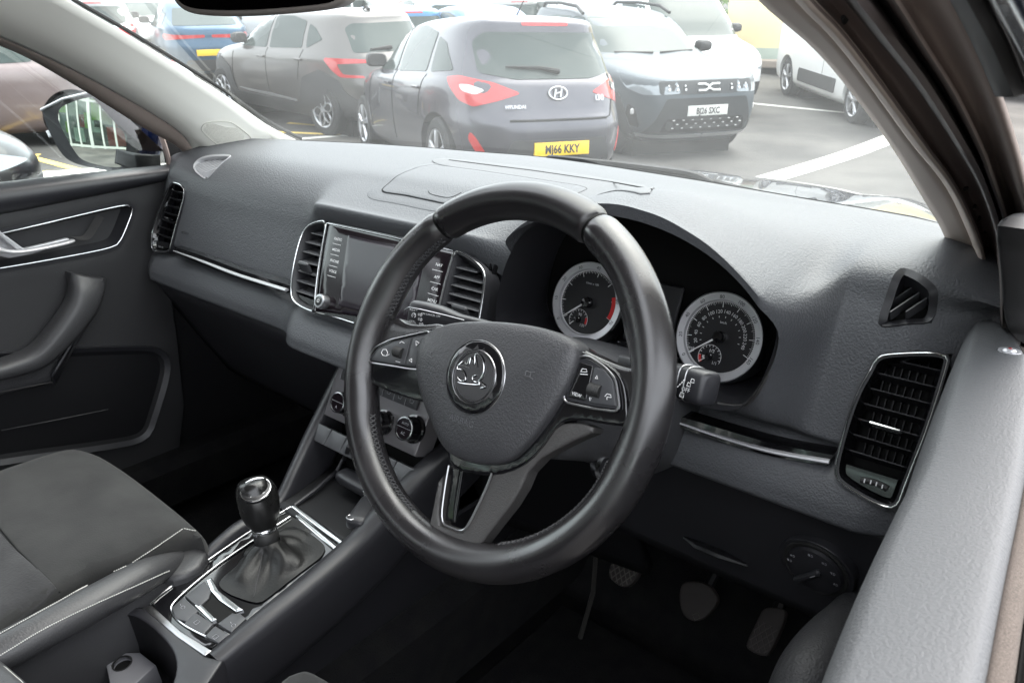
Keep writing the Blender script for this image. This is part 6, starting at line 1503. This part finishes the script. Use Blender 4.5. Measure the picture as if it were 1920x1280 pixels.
rail_ = dict(suv); rail_.update(L=4.5, wx=(.82, 3.62), rim=5, pz=(.50, .60), decals=[
    ('cladding', 'side', [(.20, .24), (.20, .50), (.36, .60), (.46, .74), (.82, .86), (1.18, .74), (1.30, .36), (3.14, .36), (3.28, .74), (3.62, .86), (3.98, .74), (4.10, .55), (4.20, .24)], 'clad'),
    ('side_window', 'side', [(.62, 1.12), (1.10, 1.08), (1.14, 1.44), (.80, 1.40)], 'glass'), ('side_window', 'side', [(1.20, 1.08), (2.08, 1.05), (2.07, 1.50), (1.60, 1.50), (1.22, 1.46)], 'glass'),
    ('side_window', 'side', [(2.16, 1.05), (3.02, 1.05), (2.66, 1.36), (2.36, 1.49), (2.14, 1.50)], 'glass'),
    ('windscreen', 'front', [(-.70, 1.12), (.70, 1.12), (.60, 1.50), (-.60, 1.50)], 'glass'), ('rear_window', 'rear', [(-.62, 1.08), (.62, 1.08), (.54, 1.42), (-.54, 1.42)], 'glass'),
    ('grille_band', 'front', [(-.60, .78), (.60, .78), (.60, .92), (-.60, .92)], 'blueg'),
    ('head_light', 'farc', [(.36, .79), (.40, .93), (.80, .955), (1.08, .99), (1.14, .90), (1.02, .82), (.80, .77)], 'head'),
    ('bumper_surround', 'front', [(-.72, .34), (.72, .34), (.62, .50), (.52, .74), (-.52, .74), (-.62, .50)], 'blueg'), ('lower_grille', 'front', [(-.56, .36), (.56, .36), (.50, .52), (-.50, .52)], 'dark'),
    ('fog_recess', 'farc', [(.80, .40), (.90, .62), (1.02, .66), (1.04, .44)], 'dark'), ('sill_trim', 'farc', [(.0, .285), (.9, .30), (1.0, .33), (.9, .335), (.0, .325)], 'silver'),
    ('tail_light', 'arc', [(.7, .90), (.9, 1.05), (1.1, 1.05), (1.1, .90)], 'red')],
    handles=((1.24, .96), (2.25, .94)), shuts=([(2.12, 1.04), (2.14, .7), (2.08, .36)], [(3.08, .96), (3.16, .7), (3.1, .4)]),
    lv=[(.22, .22, 4.28, .76, 4, 5), (.30, .08, 4.42, .86, 4, 5), (.50, .01, 4.49, .905, 4, 5), (.70, .0, 4.50, .915, 4, 5), (.88, .06, 4.46, .912, 4, 5), (.96, .09, 4.36, .905, 4, 5), (1.02, .12, 4.00, .89, 4, 5), (1.06, .15, 3.60, .865, 4, 5), (1.10, .19, 3.25, .84, 4, 5), (1.26, .28, 2.98, .78, 4, 5), (1.42, .36, 2.70, .72, 4, 5), (1.50, .42, 2.48, .68, 4, 5), (1.56, .46, 2.15, .62, 4, 5), (1.585, .70, 1.75, .5, 4, 5)])
saloon = dict(hatch); saloon.update(L=4.57, pz=(.58, .42), decals=[d for d in hatch['decals'] if d[0] not in ('tail_light', 'lamp_inset', 'brake_light', 'rear_window', 'bumper_insert')]+[
    ('tail_light', 'arc', [(0.06, .90), (.5, .90), (.95, .92), (1.02, .86), (.9, .80), (.5, .83), (.06, .85)], 'red'), ('rear_window', 'rear', [(-.60, 1.06), (.60, 1.06), (.50, 1.34), (-.50, 1.34)], 'glass'), ('bumper_insert', 'rear', [(-.55, .24), (.55, .24), (.44, .45), (-.44, .45)], 'clad')],
    lv=[(.17, .20, 4.35, .76, 4, 4), (.24, .08, 4.47, .84, 4, 3.2), (.40, .01, 4.55, .90, 4, 3), (.66, .0, 4.57, .91, 4, 3), (.82, .04, 4.48, .90, 4, 3), (.92, .05, 4.20, .88, 4, 3.4), (1.0, .08, 3.65, .85, 4, 4), (1.05, .16, 3.30, .81, 4, 4), (1.15, .42, 3.05, .76, 4, 4.5), (1.30, .80, 2.72, .69, 4, 4.5), (1.40, 1.08, 2.42, .64, 4, 4.5), (1.46, 1.35, 2.1, .57, 4, 4), (1.48, 1.6, 1.9, .45, 4, 4)])
van = dict(hatch); van.update(L=4.9, wx=(.95, 3.85), wr=.33, cat='van', pz=(.5, .5), mir=(3.3, 1.15), decals=[
    ('side_window', 'side', [(2.75, 1.12), (3.55, 1.12), (3.30, 1.55), (2.75, 1.60)], 'glass'), ('windscreen', 'front', [(-.74, 1.12), (.74, 1.12), (.62, 1.66), (-.62, 1.66)], 'glass'),
    ('rear_window', 'rear', [(-.60, 1.15), (-.05, 1.15), (-.05, 1.6), (-.60, 1.6)], 'glass'), ('rear_window', 'rear', [(.05, 1.15), (.60, 1.15), (.60, 1.6), (.05, 1.6)], 'glass'), ('tail_light', 'arc', [(.72, .7), (.9, .7), (.9, 1.3), (.72, 1.3)], 'red'),
    ('head_light', 'farc', [(.5, .72), (.9, .8), (1.1, 1.0), (1.0, .8), (.8, .68)], 'head'), ('bumper', 'farc', [(0, .3), (1.0, .32), (1.0, .5), (0, .55)], 'clad')],
    handles=(), shuts=([(2.6, 1.8), (2.62, 1.0), (2.6, .35)],),
    lv=[(.20, .15, 4.75, .80, 8, 4), (.30, .04, 4.85, .90, 8, 4), (.55, .0, 4.9, .93, 8, 4), (.85, .0, 4.84, .93, 8, 4), (.98, .01, 4.60, .93, 8, 4), (1.08, .02, 4.05, .92, 8, 4.5), (1.30, .03, 3.75, .90, 8, 5), (1.60, .05, 3.35, .86, 8, 5), (1.78, .08, 3.05, .82, 8, 5), (1.86, .14, 2.8, .74, 8, 5), (1.88, .4, 2.5, .6, 8, 5)])
KINDS = dict(hatch=hatch, suv=suv, rail=rail_, saloon=saloon, van=van)
def settle2(t, la, pa, lb, pb, depth, h0, span=40):
    best = (1e9, h0)
    for h in np.arange(h0-span, h0+span, 1.0):
        settle(t, la, pa, h, depth=depth); q = pj(t.matrix_world @ Vector(lb)); e = abs(q[0]-pb[0])+.3*abs(q[1]-pb[1])
        if e < best[0]: best = (e, h)
    settle(t, la, pa, best[1], depth=depth)
def settle(t, local, px, heading, known=None, depth=None):
    """stand a car on the tarmac so that its local point is seen where the photo shows it"""
    h = rad(heading); ch, s_h = math.cos(h), math.sin(h); lx, ly, lz = local; d = unit(ray(*px)); lo, hi = 2.0, 90
    def f(t_): p = C+d*t_; return p[2]-(gz(p[0], p[1])+lz)
    if depth is not None: tt = depth/(d@fwd)
    else:
        ts = np.linspace(lo, hi, 3000); fs = [f(q) for q in ts]; k = next((i for i in range(len(ts)-1) if fs[i]*fs[i+1] <= 0), len(ts)//3); tt = ts[k]
    p = C+d*tt; ox_, oy_ = p[0]-(lx*ch-ly*s_h), p[1]-(lx*s_h+ly*ch)
    c0 = A(ox_+2.1*ch, oy_+2.1*s_h); ex, ey = c0+A(ch, s_h)*1.35, c0-A(ch, s_h)*1.35
    pitch = math.atan2(gz(*ex)-gz(*ey), 2.7); sx_, sy_ = c0+A(-s_h, ch)*.7, c0-A(-s_h, ch)*.7; roll = math.atan2(gz(*sx_)-gz(*sy_), 1.4)
    z0 = (gz(*ex)+gz(*ey))/2-2.1*math.sin(pitch)
    t.matrix_world = Matrix.Translation((ox_, oy_, z0)) @ Matrix.Rotation(h, 4, 'Z') @ Matrix.Rotation(-pitch, 4, 'Y') @ Matrix.Rotation(roll, 4, 'X')
    return tt
GRP = 'cars parked around the car park'
# near cars
t1, s1, b1 = car('parked_hatchback', 'dark violet-grey hatchback seen from behind with red wedge tail lamps and a yellow plate', 'hatch', paint('paint_dark_violet', (.072, .070, .086), .5, .26), plate='MJ66 KKY')
f = Fr(s1.pt('rear', 0, .86)+A(-.006, 0, 0), (-1, 0, .25)); bd = MB()
bd.tube([f.p(.085*math.cos(a), .052*math.sin(a), .008) for a in np.arange(36)*math.pi/18], .008, closed=True, n=8)
bd.tube([f.p(-.038, -.034, .008), f.p(-.018, .034, .008)], .009, n=6); bd.tube([f.p(.018, -.034, .008), f.p(.038, .034, .008)], .009, n=6); bd.tube([f.p(-.030, -.008, .008), f.p(0, .0, .008), f.p(.03, .010, .008)], .007, n=6)
bd.build('tailgate_emblem', rim_m, t1); bd = MB()
bd.text('HYUNDAI', f, -.40, -.10, .030, h=.006, off=.02); bd.text('i30', f, .40, -.04, .050, h=.006, off=.02); bd.build('tailgate_lettering', rim_m, t1)
MB().tube([s1.pt('rear', -.05, 1.03)+A(-.03, 0, 0), s1.pt('rear', .12, 1.06)+A(-.035, 0, 0), s1.pt('rear', .42, 1.07)+A(-.03, 0, 0)], [.022, .016, .008], n=8).build('rear_wiper', M['dark'], t1)
MB().tube([A(.95, 0, 1.47), A(.72, 0, 1.66)], [.007, .003], n=6).build('aerial', M['dark'], t1)
MB().tube([s1.pt('rear', y, .655)+A(-.004, 0, 0) for y in np.linspace(-.46, .46, 12)], .010, n=6).build('boot_gap', arch_m, t1)
MB().tube([s1.pt('rear', y, z)+A(-.003, 0, 0) for y, z in spline([(-.60, 1.0), (-.58, .84), (-.52, .68), (-.44, .66)], 12)], .005, n=5).build('boot_gap', arch_m, t1)
settle(t1, tuple(s1.pt('rear', 0, .42)), (1053, 265), 154, depth=6.55)
t1.location.z += .035
t2, s2, b2 = car('parked_crossover', 'bronze-grey crossover with looped alloy wheels and hooked red tail lamps, left of the dark hatchback', 'suv', paint('paint_bronze_grey', (.11, .103, .10), .5, .3), plate=None)
MB().tube([A(.75, 0, 1.56), A(.80, 0, 1.60), A(.88, 0, 1.565)], [.03, .02, .01], n=8).build('aerial', M['dark'], t2)
MB().tube([s2.pt('rear', .10, 1.13)+A(-.03, 0, 0), s2.pt('rear', .42, 1.12)+A(-.03, 0, 0)], [.03, .012], n=8).build('rear_wiper', M['dark'], t2)
f = Fr(s2.pt('rear', 0, .90)+A(-.012, 0, 0), (-1, 0, .2)); MB().tube([f.p(x, y, .004) for x, y in ((0, .06), (.035, 0), (0, -.06), (-.035, 0))], .010, closed=True, n=6).build('tailgate_emblem', rim_m, t2)
settle(t2, (.80, .86, .345), (604, 202), 177, depth=10.4)
t3, s3, b3 = car('parked_estate', 'blue-grey estate facing us with roof rails, dotted white grille marks and a white plate', 'rail', paint('paint_blue_grey', (.078, .092, .106), .3, .45, .05), plate='BJ26 SXC', plate_front=True)
dots = MB(); gp_ = lambda y, z: s3.pt('front', y, z)+A(.012, 0, 0)
for y in (-.50, -.40, -.30, .30, .40, .50):
    for z, r in ((.872, .011), (.832, .014)): dots.box(gp_(y, z), (.012, r*1.7, r*1.9), bev=.004)
dots.build('grille_dots', M['white'], t3)
lg_ = MB()
for sg in (1, -1):
    for P_ in ([(.14, .885), (.05, .885), (.012, .868), (.0, .852)], [(.14, .820), (.05, .820), (.012, .837), (.0, .852)]):
        lg_.tube([gp_(sg*y, z)+A(.004, 0, 0) for y, z in P_], .011, n=6)
lg_.build('front_emblem', M['white'], t3)
sg_ = MB()
for i in range(8):
    for j in range(3): sg_.box(s3.pt('front', -.42+i*.12+(j % 2)*.05, .41+j*.045)+A(.010, 0, 0), (.008, .03, .010), bev=.003)
sg_.build('grille_studs', rim_m, t3)
for sd in (1, -1):
    MB().tube([A(x, sd*y, z) for x, y, z in ((.75, .56, 1.565), (.85, .58, 1.63), (1.5, .60, 1.645), (2.1, .62, 1.62), (2.35, .64, 1.54))], .022, n=8, flat=1.0).build('roof_rail', clad_m, t3)
    MB().box(s3.pt('farc', .93, .58, sd)+A(.01, 0, 0), (.03, .07, .07), bev=.02).build('fog_light', tailw_m, t3)
    MB().tube([s3.pt('front', sd*.55, 1.13)+A(.02, 0, 0), s3.pt('front', sd*.05, 1.12)+A(.03, 0, 0)], .012, n=6).build('front_wiper', M['dark'], t3)
settle(t3, tuple(s3.pt('front', 0, .85)), (1327, 168), -31, depth=8.8)
t4, s4, b4 = car('parked_van', 'white van with a grey side panel behind the driver pillar at the right', 'van', paint('paint_white', (.78, .78, .77), 0, .3), plate=None)
decal(s4, 'side', [(1.55, .34), (3.15, .34), (3.2, .56), (1.6, .56)], .012, -1, res=.2).build('side_moulding', clad_m, t4); decal(s4, 'side', [(1.55, .34), (3.15, .34), (3.2, .56), (1.6, .56)], .012, 1, res=.2).build('side_moulding', clad_m, t4)
settle2(t4, (.95, -.93, 0), (1468, 161), (3.85, -.93, 0), (1585, 205), 14.2, -60, 60)
# copies with their own labels
def copy_tree(o, parent=None):
    c = o.copy(); COL.objects.link(c); c.parent = parent
    for ch in [x for x in bpy.data.objects if x.parent == o]: copy_tree(ch, c)
    return c
base = {}
def proto(kind, key, col_, label, name):
    t, s_, b = car(name, label, kind, paint(key, col_), detail=1, group=GRP); base[key] = (t, s_); return t, s_
specs = [ # kind, colour key, colour, local point, px, heading, depth, label, name
 ('saloon', 'blue', (.010, .06, .12), ('rear', 0, .62), (396, 88), 156, 15.0, 'blue coupe-backed saloon with a thin red light bar, just below the interior mirror', 'parked_saloon'),
 ('hatch', 'mauve', (.22, .17, .17), (.82, .85, .315), (138, 192), 244, 9.6, 'mauve-brown hatchback seen through the passenger window above the door mirror', 'parked_hatchback'),
 ('hatch', 'silver', (.34, .35, .36), ('front', 0, .60), (372, 175), 64, 11.5, 'silver hatchback with its bonnet running down behind the pale left pillar', 'parked_hatchback'),
 ('hatch', 'midblue', (.06, .20, .38), ('rear', 0, .9), (780, 72), 152, 13.2, 'mid-blue hatchback roof between the bronze crossover and the dark hatchback', 'parked_hatchback'),
 ('hatch', 'black_left', (.012, .012, .014), (4.1, -.70, .60), (26, 318), 78, 4.1, 'black car front corner at the far left edge, seen over the passenger sill', 'parked_hatchback'),
 ('suv', 'paleblue', (.35, .43, .50), ('rear', 0, 1.0), (872, 66), 154, 15.5, 'pale blue crossover roof and rear glass directly behind the dark hatchback', 'parked_crossover'),
 ('saloon', 'royal', (.04, .13, .34), ('rear', 0, .9), (975, 72), 154, 12.6, 'royal blue saloon roof showing just above the dark hatchback', 'parked_saloon'),
 ('hatch', 'white_h', (.75, .75, .74), ('rear', -.5, .86), (1330, 62), 120, 17.0, 'small white hatchback beside the cream wall with a red tail lamp', 'parked_hatchback'),
]
for kind, key, col_, loc_, px, hd, dp_, lab, nm in specs:
    t, s_ = proto(kind, key, col_, lab, nm)
    lp = tuple(s_.pt(loc_[0], loc_[1], loc_[2])) if isinstance(loc_[0], str) else loc_
    settle(t, lp, px, hd, depth=dp_)
def vcopy(src, px, hd, dp_, lab, lz, lx=0):
    c = copy_tree(base[src][0]); c['label'] = lab; settle(c, (lx, 0, lz), px, hd, depth=dp_); return c
tv, sv, bv = car('parked_van', 'tall white van parked behind the blue-grey estate', 'van', paint('paint_white2', (.76, .77, .78), 0, .3), detail=1, group=GRP); settle(tv, (2.4, 0, 1.88), (1235, -14), -33, depth=13.5); base['van'] = (tv, sv)
c = copy_tree(tv); c['label'] = 'white van with a dark window right under the interior mirror'; settle(c, (3.2, 0, 1.3), (452, 45), 200, depth=19)
rows = [('silver', 690, 12, 22, 'silver hatchback roof in the far rows, left of the blue hatchback'), ('white_h', 735, 20, 18.5, 'white hatchback roof in the far rows above the bronze crossover'), ('paleblue', 800, 22, 20, 'pale crossover in the far rows above the blue hatchback roof'),
 ('white_h', 860, 14, 24, 'white hatchback in the far rows, over the pale blue crossover'), ('silver', 930, 26, 19, 'silver hatchback in the far rows behind the royal blue saloon'), ('mauve', 640, 4, 27, 'mauve hatchback roof in the farthest row right of the interior mirror'),
 ('white_h', 1000, 16, 22, 'white hatchback in the far rows above the dark hatchback aerial'), ('silver', 1060, 26, 18.5, 'silver hatchback roof left of the roof-railed estate'), ('paleblue', 760, 6, 30, 'pale crossover in the farthest row, middle of the car park'),
 ('midblue', 900, 6, 29, 'blue hatchback roof in the farthest row'), ('silver', 820, 6, 33, 'silver hatchback roof in the farthest row, centre left'), ('white_h', 960, 4, 31, 'white hatchback roof in the farthest row, centre right'),
 ('mauve', 1040, 6, 27, 'mauve hatchback roof in the far rows above the estate rails'), ('silver', 560, 30, 19, 'silver hatchback roof in the gap right of the interior mirror'), ('white_h', 262, 18, 20, 'white hatchback behind the blue saloon at the upper left'), ('silver', 175, 2, 17, 'silver hatchback at the top left corner over the pale pillar'),
 ('midblue', 715, 2, 36, 'blue hatchback roof in the farthest row, left end'), ('white_h', 1110, 10, 24, 'white hatchback between the far rows and the white van')]
for src, x, y, dp_, lab in rows: vcopy(src, (x, y), random.choice((153, 155, -27, 157)), dp_, lab, 1.5, 1.6)
# ---- cream wall, hedge and showroom
wall = thing('boundary_wall', 'cream rendered wall with a green base beyond the white van', 'wall', (0, 0, 0))
wa, wb_ = gpt(1368, 105), gpt(1462, 98); dp0 = 19.5
def dpt(x, y, D): d = ray(x, y); return C+d*(D/(d@fwd))
wa, wb_ = dpt(1362, 112, 19.5), dpt(1560, 112, 17.5); dW = unit(A(wb_[0]-wa[0], wb_[1]-wa[1], 0)); z0 = gz(*wa[:2])-.05; Lw = 9
BASE[wall.name] = Matrix()
ax = np.stack([dW, np.cross(A(0, 0, 1), dW), A(0, 0, 1)])
cw = A(wa[0], wa[1], 0)+dW*Lw/2
MB().box(cw+A(0, 0, z0+1.9), (Lw, .25, 3.4), ax).build('wall_face', mat('cream_render', (.82, .70, .44), .9, vary=(1.2, (.76, .64, .38))), wall)
MB().box(cw+A(0, 0, z0+.15), (Lw+.04, .30, .45), ax).build('wall_base', mat('green_base', (.40, .47, .42), .9), wall)
kb_ = MB(); kb_.box(cw-ax[1]*-.0+A(0, 0, z0+.05)-np.cross(A(0, 0, 1), dW)*.9, (Lw, 1.4, .16), ax, bev=.02); struct(kb_.build('pavement', mat('kerb_stone', (.25, .21, .18), .9), None))
hg = MB(); hc = dpt(1342, 2, 24)
for k in range(1500):
    p = hc+A(random.gauss(0, 1.3), random.gauss(0, 1.0), random.uniform(-1.4, 1.8)); a = [A(random.gauss(0, .09), random.gauss(0, .09), random.gauss(0, .09)) for _ in range(3)]
    hg.add([p+q for q in a], [(0, 1, 2)])
hd_ = thing('tree', 'green leafy tree beyond the cream wall at the top of the car park', 'tree', (0, 0, 0)); BASE[hd_.name] = Matrix()
hg.build('crown', mat('leaf_green', (.075, .13, .035), .6, vary=(3, (.12, .19, .06))), hd_, smooth=False)
MB().tube([hc+A(0, 0, -4.5), hc+A(.1, 0, -2), hc+A(0, .1, 0)], [.16, .13, .08], n=8).build('trunk', mat('bark', (.09, .07, .05), .9), hd_)
# showroom seen only in the door mirror: glass front facing the car from behind
sr = thing('showroom', 'glass-fronted showroom with pale frames seen in the passenger door mirror', 'building', (0, 0, 0)); BASE[sr.name] = Matrix()
mo, mn = MO, MM.N; din = unit(mo-C); dr_ = din-2*(din@mn)*mn       # line of sight off the mirror
dh = unit(A(dr_[0], dr_[1], 0)); sc_c = mo+dh*11; fxN = -unit(dh+A(.25, 0, 0)); SH = Fr((sc_c[0], sc_c[1], -1.0), fxN)
frm = mat('pale_frame', (.34, .36, .34), .4); fb, gb2, wb2 = MB(), MB(), MB()
axs = np.stack([SH.U, SH.V, SH.N])
gb2.box(SH.p(0, 1.9, -.05), (22, 3.8, .03), axs)
gb2.build('glazing', glass('showroom_glass', (.75, .85, .80), haze=.03), sr)
for u in np.arange(-11, 11.1, .95): fb.box(SH.p(u, 1.9, 0), (.14 if int(round(u/.95)) % 3 else .26, 3.8, .12), axs)
for v in (.08, 2.5, 3.75): fb.box(SH.p(0, v, 0), (22, .12, .10), axs)
fb.build('window_frame', frm, sr)
gf = MB(); gf.box(SH.p(0, 4.6, -2), (24, 1.6, 5), axs); gf.box(SH.p(0, 2, -6), (24, 4, .2), axs); gf.build('fascia', mat('grey_fascia', (.22, .23, .24), .5), sr)
inr = MB()
for k in range(26):
    inr.box(SH.p(random.uniform(-10, 10), random.uniform(.5, 2.2), -random.uniform(.8, 4)), (random.uniform(.3, 1.6), random.uniform(.4, 1.4), .2), axs, mi=random.choice((0, 1, 2, 3)))
inr.build('display_panels', [mat('board_white', (.7, .7, .7), .6), mat('board_green', (.30, .50, .08), .6), mat('board_red', (.45, .05, .05), .6), mat('board_dark', (.05, .05, .06), .5)], sr, smooth=False)
